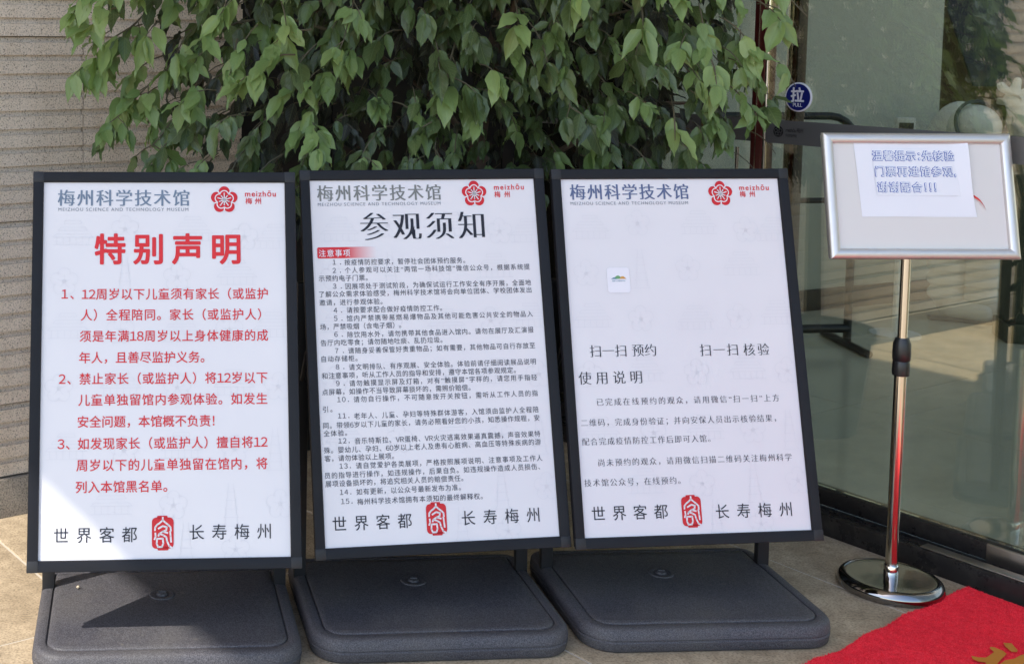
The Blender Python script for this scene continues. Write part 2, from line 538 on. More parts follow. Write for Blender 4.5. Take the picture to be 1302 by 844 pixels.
def emblem(parent, cx, cy, R, lift=0.001, k=1.0, red='deepred'):
    """five-petal plum blossom"""
    e = flat('plum_emblem', [disc_poly(cx, cy, R * 0.6, 30)], M[red], parent, lift)
    A = [pi / 2 + 2 * pi * i / 5 for i in range(5)]
    flat('petal', [disc_poly(cx + R * .60 * cos(a), cy + R * .60 * sin(a), R * .405, 26) for a in A], M[red], e, lift + .0001)
    gaps = []
    for a in A:
        b = a + pi / 5
        gaps += ribbon([(cx + R * .5 * cos(b), cy + R * .5 * sin(b)), (cx + R * 1.0 * cos(b), cy + R * 1.0 * sin(b))], R * .09)
    flat('petal_gap', gaps, M['poster'], e, lift + .0002)
    flat('blossom_outline', [disc_poly(cx + R * .38 * cos(a), cy + R * .38 * sin(a), R * .345, 24) for a in A], M['poster'], e, lift + .0003)
    flat('inner_blossom', [disc_poly(cx + R * .37 * cos(a), cy + R * .37 * sin(a), R * .275, 24) for a in A] + [disc_poly(cx, cy, R * .35)], M[red], e, lift + .0004)
    rays = []
    for i in range(10):
        a = pi / 2 + 2 * pi * i / 10
        rr = .48 if i % 2 == 0 else .36
        rays += ribbon([(cx, cy), (cx + R * rr * cos(a), cy + R * rr * sin(a))], R * .075)
        rays.append(disc_poly(cx + R * rr * cos(a), cy + R * rr * sin(a), R * .055, 8))
    flat('stamens', rays + [disc_poly(cx, cy, R * .15, 14)], M['poster'], e, lift + .0005)
    return e

def seal(parent, cx, cy, w_, h_, lift=0.001):
    x0, x1, y0, y1 = cx - w_ / 2, cx + w_ / 2, cy - h_ / 2, cy + h_ / 2
    e = flat('red_seal', [rrect(x0, x1, y0 + h_ * .05, y1 - h_ * .05, w_ * .2), rrect(cx - w_ * .26, cx + w_ * .22, y1 - h_ * .08, y1, w_ * .05),
                          rrect(cx - w_ * .24, cx + w_ * .26, y0, y0 + h_ * .1, w_ * .05)], M['sealred'], parent, lift)
    X = lambda t: x0 + w_ * t
    Y = lambda t: y1 - h_ * t
    S = []
    def st(*p): S.extend(ribbon([(X(a), Y(b)) for a, b in p], w_ * .078))
    st((.14, .42), (.15, .33), (.24, .26), (.36, .21), (.5, .13), (.62, .2), (.76, .27), (.86, .34), (.87, .44))
    st((.5, .13), (.5, .05))
    st((.3, .37), (.5, .30), (.68, .33), (.66, .42), (.5, .46), (.34, .52), (.3, .58))
    st((.34, .52), (.52, .56), (.66, .62), (.7, .74), (.8, .88), (.9, .92))
    st((.84, .46), (.86, .6), (.88, .76))
    st((.5, .46), (.72, .50))
    st((.24, .66), (.22, .80), (.28, .9), (.46, .9), (.52, .8), (.5, .66), (.24, .66))
    st((.16, .5), (.17, .6), (.12, .68))
    flat('seal_character', S, M['poster'], e, lift + .0002)
    return e

def watermark(parent, spots, lift=0.0007):
    """very faint line drawings of blossoms and landmark buildings printed behind the text"""
    S = []
    lw = .0011
    def flower(x, y, r):
        for i in range(5):
            a = pi / 2 + 2 * pi * i / 5
            arc = [(x + r * .55 * cos(a) + r * .42 * cos(a + t), y + r * .55 * sin(a) + r * .42 * sin(a + t)) for t in np.linspace(-1.8, 1.8, 9)]
            S.extend(ribbon(arc, lw))
            S.extend(ribbon([(x, y), (x + r * .5 * cos(a), y + r * .5 * sin(a))], lw))
        S.extend(ribbon([(x + r * .12 * cos(t), y + r * .12 * sin(t)) for t in np.linspace(0, 2 * pi, 9)], lw))
    def hall(x, y, s):
        for b in range(3):
            q = s * (1 - b * .28); z = y + b * s * .34
            S.extend(ribbon([(x - q, z), (x + q, z), (x + q * .84, z + s * .16), (x - q * .84, z + s * .16), (x - q, z)], lw))
        for i in range(6):
            xx = x - s * .8 + i * s * .32
            S.extend(ribbon([(xx, y), (xx, y - s * .38)], lw))
        S.extend(ribbon([(x - s, y - s * .38), (x + s, y - s * .38)], lw))
    def tower(x, y, s):
        for b in range(5):
            q = s * (.42 - b * .06); z = y - s * .8 + b * s * .4
            S.extend(ribbon([(x - q, z), (x + q, z), (x + q * .7, z + s * .14), (x + q * .7, z + s * .4)], lw))
            S.extend(ribbon([(x - q, z), (x - q * .7, z + s * .14), (x - q * .7, z + s * .4)], lw))
    for i, (kd, x, y) in enumerate(spots):
        {'f': flower, 'h': hall, 't': tower}[kd](x, y, .036 if kd == 'f' else .05)
    return flat('faint_pattern', S, M['faint'], parent, lift)

STY = {  # material, em size, ox, oy, weight, -
    'head': ('head', .0445, .022, -.004, 0, .0), 'head1': ('head1', .0445, .022, -.004, 0, .0), 'head2': ('head2', .0445, .022, -.004, 0, .0),
    'en': ('grey', .0122, .010, -.012, 0, 0), 'mz': ('red', .0200, 0, 0, .014, 0), 'mzc': ('red', .0175, 0, 0, .012, 0),
    'title0': ('red', .080, 0, 0, .026, 0), 'title1': ('dark', .080, .034, -.021, 0, 0), 'tag': ('white', .0195, 0, 0, .006, 0),
    'b0': ('red', .0298, 0, 0, .009, 0), 'b1': ('text', .0166, 0, 0, .0, 0), 'b2': ('text', .0205, .016, -.018, 0, 0),
    'cap': ('dark', .0345, .020, -.019, 0, 0), 'cap2': ('dark', .036, .020, -.019, 0, 0), 'foot': ('dark', .0385, 0, 0, 0, 0),
}
TEXTS = [
    (0,"梅州科学技术馆",62,391,898,"head"),
    (0,"MEIZHOU SCIENCE AND TECHNOLOGY MUSEUM",63,389,870,"en"),
    (0,"meizhōu",533,611,910,"mz"),
    (0,"梅州",534,573,891,"mzc"),
    (0,"特别声明",156,518,769,"title0"),
    (0,"1、",74,104,659,"b0"),
    (0,"12周岁以下儿童须有家长（或监护",124,587,658,"b0"),
    (0,"人）全程陪同。家长（或监护人）",122,569,607,"b0"),
    (0,"须是年满18周岁以上身体健康的成",120,586,555,"b0"),
    (0,"年人，且善尽监护义务。",119,427,503,"b0"),
    (0,"2、",70,99,452,"b0"),
    (0,"禁止家长（或监护人）将12岁以下",120,583,452,"b0"),
    (0,"儿童单独留馆内参观体验。如发生",118,582,401,"b0"),
    (0,"安全问题，本馆概不负责!",117,451,349,"b0"),
    (0,"3、",69,98,297,"b0"),
    (0,"如发现家长（或监护人）擅自将12",118,581,297,"b0"),
    (0,"周岁以下的儿童单独留在馆内，将",115,580,246,"b0"),
    (0,"列入本馆黑名单。",114,335,195,"b0"),
    (0,"世界客都",63,262,83,"foot"),
    (0,"长寿梅州",389,586,86,"foot"),
    (1,"梅州科学技术馆",46,376,904,"head"),
    (1,"MEIZHOU SCIENCE AND TECHNOLOGY MUSEUM",46,374,876,"en"),
    (1,"meizhōu",523,605,917,"mz"),
    (1,"梅州",523,565,897,"mzc"),
    (1,"参观须知",157,487,816,"title1"),
    (1,"注意事项",43,125,750,"tag"),
    (1,"1．",78,100,727,"b1"),
    (1,"按疫情防控要求，暂停社会团体预约服务。",109,431,726,"b1"),
    (1,"2．",77,99,706,"b1"),
    (1,"个人参观可以关注“两馆一场科技馆”微信公众号，根据系统提",109,606,706,"b1"),
    (1,"示预约电子门票。",40,168,686,"b1"),
    (1,"3．",76,99,666,"b1"),
    (1,"因展项处于测试阶段，为确保试运行工作安全有序开展，全面地",109,606,665,"b1"),
    (1,"了解公众需求体验感受，梅州科学技术馆将会向单位团体、学校团体发出",39,606,646,"b1"),
    (1,"邀请，进行参观体验。",39,204,625,"b1"),
    (1,"4．",75,97,605,"b1"),
    (1,"请按要求配合做好疫情防控工作。",109,361,605,"b1"),
    (1,"5．",75,97,585,"b1"),
    (1,"馆内严禁携带易燃易爆物品及其他可能危害公共安全的物品入",108,605,584,"b1"),
    (1,"场，严禁吸烟（含电子烟）。",38,250,564,"b1"),
    (1,"6．",74,96,545,"b1"),
    (1,"除饮用水外，请勿携带其他食品进入馆内。请勿在展厅及汇演报",108,604,543,"b1"),
    (1,"告厅内吃零食；请勿随地吐痰、乱扔垃圾。",38,357,524,"b1"),
    (1,"7．",74,97,504,"b1"),
    (1,"请随身妥善保管好贵重物品；如有需要，其他物品可自行存放至",108,605,503,"b1"),
    (1,"自动存储柜。",38,131,484,"b1"),
    (1,"8．",74,96,464,"b1"),
    (1,"请文明排队、有序观展、安全体验。体验前请仔细阅读展品说明",108,604,462,"b1"),
    (1,"和注意事项，听从工作人员的指导和安排，遵守本馆各项参观规定。",37,548,442,"b1"),
    (1,"9．",73,95,423,"b1"),
    (1,"请勿触摸显示屏及灯箱，对有“触摸屏”字样的，请您用手指轻",107,604,422,"b1"),
    (1,"点屏幕，如操作不当导致屏幕损坏的，需照价赔偿。",36,424,402,"b1"),
    (1,"10．",74,104,383,"b1"),
    (1,"请勿自行操作，不可随意按开关按钮，需听从工作人员的指",116,603,382,"b1"),
    (1,"引。",36,60,360,"b1"),
    (1,"11．",74,103,343,"b1"),
    (1,"老年人、儿童、孕妇等特殊群体游客，入馆须由监护人全程陪",115,602,341,"b1"),
    (1,"同。带领6岁以下儿童的家长，请务必照看好您的小孩，知悉操作规程，安",35,603,320,"b1"),
    (1,"全体验。",35,95,301,"b1"),
    (1,"12．",72,101,282,"b1"),
    (1,"音乐特斯拉、VR蛋椅、VR火灾逃离效果逼真震撼，声音效果特",114,602,280,"b1"),
    (1,"殊。婴幼儿、孕妇、60岁以上老人及患有心脏病、高血压等特殊疾病的游",34,602,260,"b1"),
    (1,"客，请勿体验以上展项。",35,213,240,"b1"),
    (1,"13．",72,101,221,"b1"),
    (1,"请自觉爱护各类展项，严格按照展项说明、注意事项及工作人",114,603,220,"b1"),
    (1,"员的指导进行操作，如违规操作，后果自负。如违规操作造成人员损伤、",33,595,199,"b1"),
    (1,"展项设备损坏的，将追究相关人员的赔偿责任。",34,390,179,"b1"),
    (1,"14．",70,99,158,"b1"),
    (1,"如有更新，以公众号最新发布为准。",112,382,157,"b1"),
    (1,"15．",72,101,136,"b1"),
    (1,"梅州科学技术馆拥有本须知的最终解释权。",113,438,133,"b1"),
    (1,"世界客都",48,250,82,"foot"),
    (1,"长寿梅州",380,584,81,"foot"),
    (2,"梅州科学技术馆",51,378,903,"head2"),
    (2,"MEIZHOU SCIENCE AND TECHNOLOGY MUSEUM",50,375,874,"en"),
    (2,"meizhōu",523,606,914,"mz"),
    (2,"梅州",523,565,896,"mzc"),
    (2,"扫一扫",75,172,489,"cap"),
    (2,"预约",189,253,489,"cap"),
    (2,"扫一扫",374,477,486,"cap"),
    (2,"核验",494,564,485,"cap"),
    (2,"使用说明",40,209,421,"cap2"),
    (2,"已完成在线预约的观众，请用微信“扫一扫”上方",84,579,360,"b2"),
    (2,"二维码，完成身份验证；并向安保人员出示核验结果，",38,565,309,"b2"),
    (2,"配合完成疫情防控工作后即可入馆。",38,381,262,"b2"),
    (2,"尚未预约的观众，请用微信扫描二维码关注梅州科学",77,598,209,"b2"),
    (2,"技术馆公众号，在线预约。",36,291,160,"b2"),
    (2,"世界客都",50,251,84,"foot"),
    (2,"长寿梅州",380,585,79,"foot"),
]

# ------------------------------------------------------------------ ground
DIR = Vector((0.5247, -0.8513, 0))           # along the glass wall, towards the street
NRM = Vector((0.8513, 0.5247, 0))            # away from the camera, through the glass wall
WANG = radians(-58.35)
def G(s, t, z=0.0):                          # point: s along the glass wall, t across it
    return NRM * t + DIR * s + Vector((0, 0, z))

bm = bmesh.new()
bmesh.ops.create_grid(bm, x_segments=1, y_segments=1, size=400)
gr = from_bm('ground', bm, M['plaza'], loc=(0, 0, -0.02)); tag(gr, kind='structure')
gb = link('pavement', mesh('pavement', [(-4, .2, -0.0018), (6, .2, -0.0018), (6, 9, -0.0018), (-4, 9, -0.0018)], [(0, 1, 2, 3)], M['grout']))
tag(gb, kind='structure')
TP, TS = .942, 1.20
def tile_mesh(a, b):
    bm = bmesh.new()
    add_box(bm, 0.0028, a - 0.0028, 0.0032, b - 0.0032, -0.012, 0.0, bev=0.0015, seg=1)
    me = bpy.data.meshes.new('paving_tile'); bm.to_mesh(me); bm.free(); me.materials.append(M['tile'])
    return me
tm = tile_mesh(TS, TP)
FOOT = 3.662     # foot line of the glass wall (distance along NRM)
for i in range(-5, 4):
    for j in range(-3, 4):
        t0 = 1.468 + (j - 1) * TP
        s0 = -2.969 + i * TS
        t1 = t0 + TP
        if t0 > FOOT: continue
        c = G(s0 + TS / 2, t0 + TP / 2)
        if c.y < -.3 or c.x < -3.6: continue
        if t1 > FOOT + .05:
            me = tile_mesh(TS, FOOT + .02 - t0)
        else:
            me = tm
        o = link('paving_tile', me, gb)
        o.location = G(s0, t0); o.rotation_euler = (0, 0, WANG)

# ------------------------------------------------------------------ left stone wall (grooved granite slabs)
WA = Vector((-.668, 4.027, 0)); WD = Vector((cos(radians(31.65)), sin(radians(31.65)), 0)); WN = Vector((WD.y, -WD.x, 0))
wall = empty('stone_wall', WA, radians(31.65), 'tall wall of grooved speckled beige granite slabs left of the boards', 'wall')
PITCHZ = .0573
def slab(wd, rows, h):
    prof = []
    z = 0
    for k in range(rows):
        zz = k * PITCHZ
        prof += [(0, zz + .001 if k == 0 else zz), (0, zz + .0385), (.011, zz + .0395), (.011, zz + PITCHZ - .0004)]
    prof += [(0, rows * PITCHZ - .001)]
    prof = [(a, min(b, h - .001)) for a, b in prof]
    vs, fs = [], []
    xs = (.001, wd - .001)
    n = len(prof)
    for x in xs:
        vs += [(x, y, z) for y, z in prof] + [(x, .06, h - .001), (x, .06, .001)]
    m_ = n + 2
    for i in range(m_):
        j = (i + 1) % m_
        fs.append((i, j, m_ + j, m_ + i))
    me = mesh('stone_slab', vs, fs, M['granite'])
    bm = bmesh.new(); bm.from_mesh(me)
    for x in (0, 1):
        bm.verts.ensure_lookup_table()
    bmesh.ops.recalc_face_normals(bm, faces=bm.faces); bm.to_mesh(me); bm.free()
    return me
SW = .60
sm10 = slab(SW, 10, .573); sm4 = slab(SW, 4, .2292)
WEND = 0.887
for c, s0 in enumerate(np.arange(WEND - SW, -5.6, -SW)):
    for r in range(0, 9):
        if r == 0:
            o = link('stone_slab', sm4, wall, (s0, 0, .357 - .2292))
        else:
            o = link('stone_slab', sm10, wall, (s0, 0, .357 + (r - 1) * .573))
box('wall_core', (-5.9, WEND - .004, .062, .5, 0, 4.85), M['plinth'], wall)
# plinth blocks with a projecting ledge
for s0 in np.arange(WEND - 1.2, -5.6, -1.2):
    box('plinth_block', (s0 + .0015, s0 + 1.2 - .0015, -.016, .061, 0, .121), M['plinth'], wall, bev=.002)

# added near-black panels standing for the shade between stone wall and glass wall
bay = empty('shade_backdrop', WA, radians(31.65), 'added near-black panels standing for the deep shade in the corner behind the tree', 'wall')
for i in range(4):
    x0 = WEND + .003 + i * .42
    box('shade_panel', (x0, x0 + .414, .05, .09, 0, 4.8), M['shadefill'], bay, bev=.003)

# ------------------------------------------------------------------ glass facade
S0 = DIR.dot(Vector((1.872, 3.943, 0)))       # foot-line reference
fac = empty('glass_facade', G(S0, FOOT), WANG, 'tinted glass entrance facade with maroon mullions and black sill, blue PULL sticker', 'entrance')
# local axes: x along the wall (towards the street), y into the building
GZ, GY = .105, .118
box('threshold', (-1.45, 4.2, 0.0, .060, -.02, .062), M['sill'], fac, bev=.004)
box('threshold_tread', (-1.45, 4.2, .0605, .105, -.02, .052), M['sill'], fac, bev=.002)
box('bottom_rail', (-1.45, 4.2, .0985, .150, .0525, GZ), M['sill'], fac, bev=.006)
def pane(x0, x1):
    return box('glass_pane', (x0, x1, GY, GY + .010, GZ + .001, 4.7), M['glass'], fac)
box('shade_screen', (-1.80, -.86, GY + .012, GY + .05, 0, 4.7), M['shadefill'], fac, bev=.002)  # added dark sheet behind the glass, standing for the unlit interior
pane(-1.40, -.388); pane(-.340, 1.55); pane(1.56, 4.15)
MX = []
box('mullion', (-.385, -.343, GY - .012, GY + .05, GZ + .001, 4.7), M['mullion'], fac, bev=.004)
box('mullion', (-.280, -.240, GY + .014, GY + .06, GZ + .001, 4.7), M['mullion_dark'], fac, bev=.004)
box('mullion_strip', (-.366, -.3625, GY - .0150, GY - .0125, GZ + .002, 4.7), M['pole'], fac)
box('mullion_strip', (-.256, -.245, GY + .0115, GY + .0135, GZ + .002, 4.7), M['mullion'], fac)
tube('door_pull', [(-.305, GY - .05, .6), (-.305, GY - .05, 2.4)], .0055, M['steel'], fac)
for z in (1.295, .8):
    tube('pull_bracket', [(-.305, GY - .05, z), (-.305, GY - .002, z)], .006, M['black'], fac)
tube('door_pull', [(-.405, GY - .05, .6), (-.405, GY - .05, 1.16)], .0055, M['steel'], fac)
# frosted strip printed with the museum emblem
box('frosted_strip', (-1.38, -.390, GY - .0018, GY - .0008, 1.178, 1.254), M['film'], fac)
fs_ = box('frosted_strip', (-.339, 1.545, GY - .0018, GY - .0008, 1.178, 1.254), M['film'], fac)

def rot_plane(parent, name, loc):
    pass
def upright(me_or_obj, parent, loc):
    """flat art drawn in XY stood upright, facing -Y of its parent"""
    me_or_obj.parent = parent
    me_or_obj.location = loc
    me_or_obj.rotation_euler = (radians(90), 0, 0)
def lettering(text, size, width, mt, parent, loc, flat_on=True, ox=0, oy=0, off=0, k=3, name='lettering'):
    me = text_mesh(name, text, size, width, ox, oy, off, k)
    me.materials.append(M[mt])
    o = link(name, me, parent)
    o.location = loc
    if size < .018: o['kind'] = 'stuff'
    return o
# emblem on the strip
hx = -.2305
em = flat('strip_emblem', [disc_poly(0, 0, .018, 24)], M['logo_dark'], fac, 0); upright(em, fac, (-.289, GY - .0022, 1.217))
A5 = [pi / 2 + 2 * pi * i / 5 for i in range(5)]
q = flat('petal', [disc_poly(.009 * cos(a), .009 * sin(a), .0065, 14) for a in A5], M['film'], em, .0003)
q = flat('petal', [disc_poly(.009 * cos(a), .009 * sin(a), .0045, 14) for a in A5], M['logo_dark'], em, .0006)
lettering('meizhōu 梅州', .017, .062, 'logo_dark', fac, (-.262, GY - .0024, 1.224)).rotation_euler = (radians(90), 0, 0)
lettering('科学技术馆', .011, .040, 'logo_dark', fac, (-.262, GY - .0024, 1.206)).rotation_euler = (radians(90), 0, 0)

# round PULL sticker
st = empty('pull_sticker', (0, 0, 0)); st.parent = fac; st.location = (-.221, GY - .001, 1.331); st.rotation_euler = (radians(90), 0, 0)
lathe('sticker_rim', [(0, 0), (.047, 0), (.047, .0025), (.0455, .0035), (0, .0035)], M['white'], st, 48)
lathe('sticker_face', [(0, .0036), (.0425, .0036), (.0425, .0042), (0, .0044)], M['signblue'], st, 48)
lettering('拉', .049, None, 'white', st, (-.0245, .006, .0050), off=.03)
lettering('PULL', .0165, .032, 'white', st, (-.016, -.0245, .0050), off=.01)

# stainless patch fitting and floor spring cover at the foot of the door
box('patch_fitting', (.44, .70, GY - .024, GY + .03, .050, .104), M['fitting'], fac, bev=.004)
box('floor_spring_cover', (.30, .62, .010, .050, .0625, .0655), M['fitting'], fac, bev=.001)
box('door_stile', (1.552, 1.558, GY - .004, GY + .014, GZ + .001, 4.7), M['black'], fac)

# ------------------------------------------------------------------ inside the building
fi = link('interior_floor', mesh('interior_floor', [G(S0 - 9, FOOT + .15, .006), G(S0 + 9, FOOT + .15, .006), G(S0 + 9, FOOT + 9, .006), G(S0 - 9, FOOT + 9, .006)], [(0, 1, 2, 3)], M['skirt']))
tag(fi, kind='structure')
bm = bmesh.new(); add_box(bm, .002, 1.198, .002, 1.198, -.004, .006)
itm = bpy.data.meshes.new('floor_tile'); bm.to_mesh(itm); bm.free(); itm.materials.append(M['floor_in'])
for i in range(-3, 5):
    for j in range(0, 4):
        o = link('floor_tile', itm, fi); o.location = G(S0 - .78 + i * 1.2, FOOT + .152 + j * 1.2, .0065); o.rotation_euler = (0, 0, WANG)
IW0, IW1 = Vector((1.2, 6.35, 0)), Vector((4.15, 7.55, 0))
iv = (IW1 - IW0); ia = math.atan2(iv.y, iv.x); il = iv.length
iw = empty('interior_wall', IW0, ia, 'plain pale green interior wall with dark skirting seen through the glass', 'wall')
box('wall_panel', (-1.0, il, 0, .2, 0, 4.6), M['wall_in'], iw)
box('skirting', (-1.0, il, -.02, -.001, .012, .13), M['skirt'], iw, bev=.004)
iw2 = empty('interior_partition', (4.0, 8.6, 0), radians(-8), 'brown interior partition far behind the glass', 'wall')
box('partition_panel', (-.8, 1.4, 0, .1, 0, 1.72), M['brown'], iw2)
box('partition_panel', (-.8, 1.4, 0, .1, 1.724, 4.5), M['brown'], iw2)
bn = link('navy_banner', mesh('navy_banner', [(0, 0, 2.6), (0, 0, 1.68), (.17, 0, 1.22), (2.2, 0, 1.22), (2.2, 0, 2.6), (0, .02, 2.6), (0, .02, 1.68), (.17, .02, 1.22), (2.2, .02, 1.22), (2.2, .02, 2.6)],
     [(0, 1, 2, 3, 4), (9, 8, 7, 6, 5), (0, 5, 6, 1), (1, 6, 7, 2), (2, 7, 8, 3), (3, 8, 9, 4), (4, 9, 5, 0)], M['navy']))
bn.location = (4.28, 7.75, .02); bn.rotation_euler = (0, 0, radians(-5))
tag(bn, 'large dark navy display banner hanging inside behind the glass', 'banner')

ctr = empty('cream_counter', (4.55, 7.2, .012), radians(-8), 'pale cream display counter inside at the right edge', 'counter')
box('counter_body', (0, 1.4, 0, .5, 0, 1.12), M['cream'], ctr, bev=.01)
box('counter_top', (-.04, 1.44, -.04, .54, 1.122, 1.16), M['cream'], ctr, bev=.008)

colm = empty('green_column', (3.98, 6.45, .012), radians(-15), 'dark green square column inside at the right edge of the glass', 'column')
box('column_shaft', (-.03, .22, 0, .2, .1, 1.02), M['darkgreen'], colm, bev=.01)
box('column_foot', (-.045, .235, -.015, .215, 0, .099), M['darkgreen'], colm, bev=.006)

# black tubular barrier standing inside
br = empty('barrier_rack', (0, 0, 0), 0, 'black tubular barrier with rounded corners standing inside behind the glass', 'barrier')
B0 = Vector((2.2, 6.25, .012)); B1 = Vector((3.10, 6.36, .012)); bd_ = (B1 - B0).normalized(); bl = (B1 - B0).length
def BP(s, z, o=0): return B0 + bd_ * s + Vector((0, o, z))
top = 1.13
pts = [BP(0, 0)] + [BP(0, z) for z in (.3, .7, top - .14)] + [BP(.14 - .14 * cos(a), top - .14 + .14 * sin(a)) for a in np.linspace(.3, pi / 2, 5)]
pts += [BP(bl - .14 + .14 * sin(a), top - .14 + .14 * cos(a)) for a in np.linspace(0, pi / 2 - .3, 5)] + [BP(bl, z) for z in (top - .14, .7, .3, 0)]
tube('barrier_frame', pts, .019, M['black'], br)
tube('barrier_rail', [BP(0, .09), BP(bl, .09)], .022, M['black'], br)
tube('barrier_rail', [BP(.0, .72), BP(bl, .72)], .014, M['black'], br)
for s in (0.01, bl - .01):
    tube('barrier_foot', [BP(s, .018, -.24), BP(s, .018, .24)], .018, M['black'], br)

# exit sign low on the interior wall
ex = empty('exit_sign', IW0, ia, 'small dark green exit sign with arrow low on the interior wall', 'exit sign')
def on_wall(px):  # distance along the interior wall
    return px
EX = 1.93
box('sign_plate', (EX - .10, EX + .13, -.016, -.002, .30, .40), M['exit'], ex, bev=.002)
ar = flat('arrow', [[(-.075, 0), (-.045, .022), (-.045, -.022)], [(-.046, .007), (-.046, -.007), (-.01, -.007), (-.01, .007)]], M['exitmark'], ex, 0); upright(ar, ex, (EX, -.018, .35))
rn = flat('running_figure', [disc_poly(.07, .030, .008, 10)] + ribbon([(.068, .02), (.058, -.004), (.07, -.03)], .011) + ribbon([(.058, -.004), (.04, -.022)], .01) + ribbon([(.068, .016), (.045, .008)], .008) + ribbon([(.066, .014), (.088, .002)], .008), M['exitmark'], ex, 0); upright(rn, ex, (EX, -.018, .35))

# white astronaut sculpture
AX = Vector((4.03, 7.02, .012))
ast = empty('astronaut_statue', AX, radians(-20), 'white inflated astronaut statue with round helmet and raised arm behind the glass', 'statue')
def blob(name, chain, m, parent, sub=2):
    """chain: list of polylines [(x,y,z,r),...]; connected surface grown with skin"""
    vs, es, rs, idx = [], [], [], {}
    for P in chain:
        prev = None
        for q in P:
            key = tuple(round(t, 4) for t in q[:3])
            if key not in idx:
                idx[key] = len(vs); vs.append(q[:3]); rs.append(q[3])
            if prev is not None: es.append((prev, idx[key]))
            prev = idx[key]
    me = bpy.data.meshes.new(name); me.from_pydata(vs, es, []); me.update()
    o = link(name, me, parent)
    sk = o.modifiers.new('skin', 'SKIN'); sk.use_smooth_shade = True
    for v, r_ in zip(me.skin_vertices[0].data if len(me.skin_vertices) else [], rs):
        v.radius = (r_, r_)
    sb = o.modifiers.new('sub', 'SUBSURF'); sb.levels = sub; sb.render_levels = sub
    bpy.context.view_layer.update()
    dg = bpy.context.evaluated_depsgraph_get()
    m2 = bpy.data.meshes.new_from_object(o.evaluated_get(dg))
    o.modifiers.clear(); o.data = m2
    m2.materials.clear(); m2.materials.append(m)
    m2.polygons.foreach_set('use_smooth', [True] * len(m2.polygons))
    return o
def skinned(name, chain, m, parent):
    me = bpy.data.meshes.new('t')
    bm = bmesh.new(); lay = bm.verts.layers.skin.verify(); idx = {}
    for P in chain:
        prev = None
        for q in P:
            key = tuple(round(t, 4) for t in q[:3])
            if key not in idx:
                v = bm.verts.new(q[:3]); v[lay].radius = (q[3], q[3]); idx[key] = v
                if len(idx) == 1: v[lay].use_root = True
            v = idx[key]
            if prev is not None: bm.edges.new((prev, v))
            prev = v
    bm.to_mesh(me); bm.free()
    o = link(name, me, parent)
    o.modifiers.new('skin', 'SKIN').use_smooth_shade = True
    sb = o.modifiers.new('sub', 'SUBSURF'); sb.levels = 2
    bpy.context.view_layer.update()
    m2 = bpy.data.meshes.new_from_object(o.evaluated_get(bpy.context.evaluated_depsgraph_get()))
    o.modifiers.clear(); o.data = m2; m2.name = name
    m2.materials.clear(); m2.materials.append(m)
    m2.polygons.foreach_set('use_smooth', [True] * len(m2.polygons))
    return o
skinned('suit_body', [
    [(0, 0, .56, .17), (0, 0, .76, .17), (0, 0, .90, .11)],
    [(0, 0, .76, .17), (-.2, -.03, .76, .075), (-.29, -.08, .6, .065), (-.25, -.15, .48, .055)],
    [(0, 0, .76, .17), (.19, -.03, .84, .075), (.26, -.06, 1.0, .06), (.20, -.09, 1.14, .055), (.15, -.09, 1.23, .04)]], M['suit'], ast)
for sx, fy in ((-.075, 0), (.085, -.02)):
    prof = [(0, 0)]
    for k in range(6):
        z0 = .10 + k * .075
        prof += [(.072 + .004 * k, z0), (.092 + .004 * k, z0 + .02), (.094 + .004 * k, z0 + .048), (.075 + .004 * k, z0 + .073)]
    prof += [(0, .58)]
    lathe('puffed_leg', prof, M['suit'], ast, 28, (sx, fy, 0))
    skinned('boot', [[(sx - .03, fy + .02, .060, .066), (sx + .06, fy - .03, .060, .068), (sx + .15, fy - .08, .052, .058), (sx + .21, fy - .11, .045, .044)]], M['suit'], ast)
    box('boot_sole', (sx - .09, sx + .23, fy - .12, fy - .02, 0, .016), M['suitdark'], ast, bev=.006)
hl = lathe('helmet', [(0, -.12)] + [(.128 * cos(a), .12 * sin(a)) for a in np.linspace(-1.4, 1.4, 15)] + [(0, .12)], M['suit'], ast, 32, (.01, -.05, 1.04))
lathe('visor_ring', [(.128, -.008), (.14, -.008), (.145, 0), (.14, .008), (.128, .008), (.128, -.008)], M['suitdark'], ast, 32, (0.03, -.10, 1.05)).rotation_euler = (radians(70), 0, .4)
skinned('glove', [[(.16, -.10, 1.18, .045), (.13, -.11, 1.24, .030), (.10, -.11, 1.28, .018)], [(.16, -.10, 1.18, .045), (.18, -.11, 1.26, .026), (.19, -.11, 1.31, .016)], [(.16, -.10, 1.18, .045), (.22, -.11, 1.23, .022), (.25, -.11, 1.26, .015)]], M['suit'], ast)
box('chest_pack', (-.07, .09, -.20, -.13, .70, .84), M['suit'], ast, bev=.015)
tube('air_hose', [(.02, -.18, .80), (.10, -.22, .88), (.17, -.16, .93), (.16, -.04, 1.0)], .014, M['suitdark'], ast, 8)
skinned('backpack', [[(-.10, .12, .7, .13), (-.09, .12, .92, .15), (-.03, .10, 1.08, .14), (.05, .08, 1.13, .07)]], M['suit'], ast)
lathe('neck_ring', [(.10, -.012), (.13, -.012), (.135, 0), (.13, .012), (.10, .012), (.10, -.012)], M['suitorange'], ast, 28, (-.05, -.05, .93)).rotation_euler = (.2, -.6, 0)
dv = empty('ticket_terminal', (3.42, 6.62, .012), radians(-15), 'small white terminal with dark screen on a post inside', 'terminal')
box('terminal_case', (0, .09, -.03, .03, 1.0, 1.11), M['suit'], dv, bev=.01)
box('terminal_screen', (.012, .078, -.034, -.031, 1.02, 1.085), M['skirt'], dv)
tube('terminal_post', [(.045, 0, .02), (.045, 0, 1.0)], .016, M['suit'], dv)
lathe('terminal_foot', [(0, 0), (.12, 0), (.12, .012), (.02, .02), (0, .02)], M['suit'], dv, 28, (.045, 0, 0))

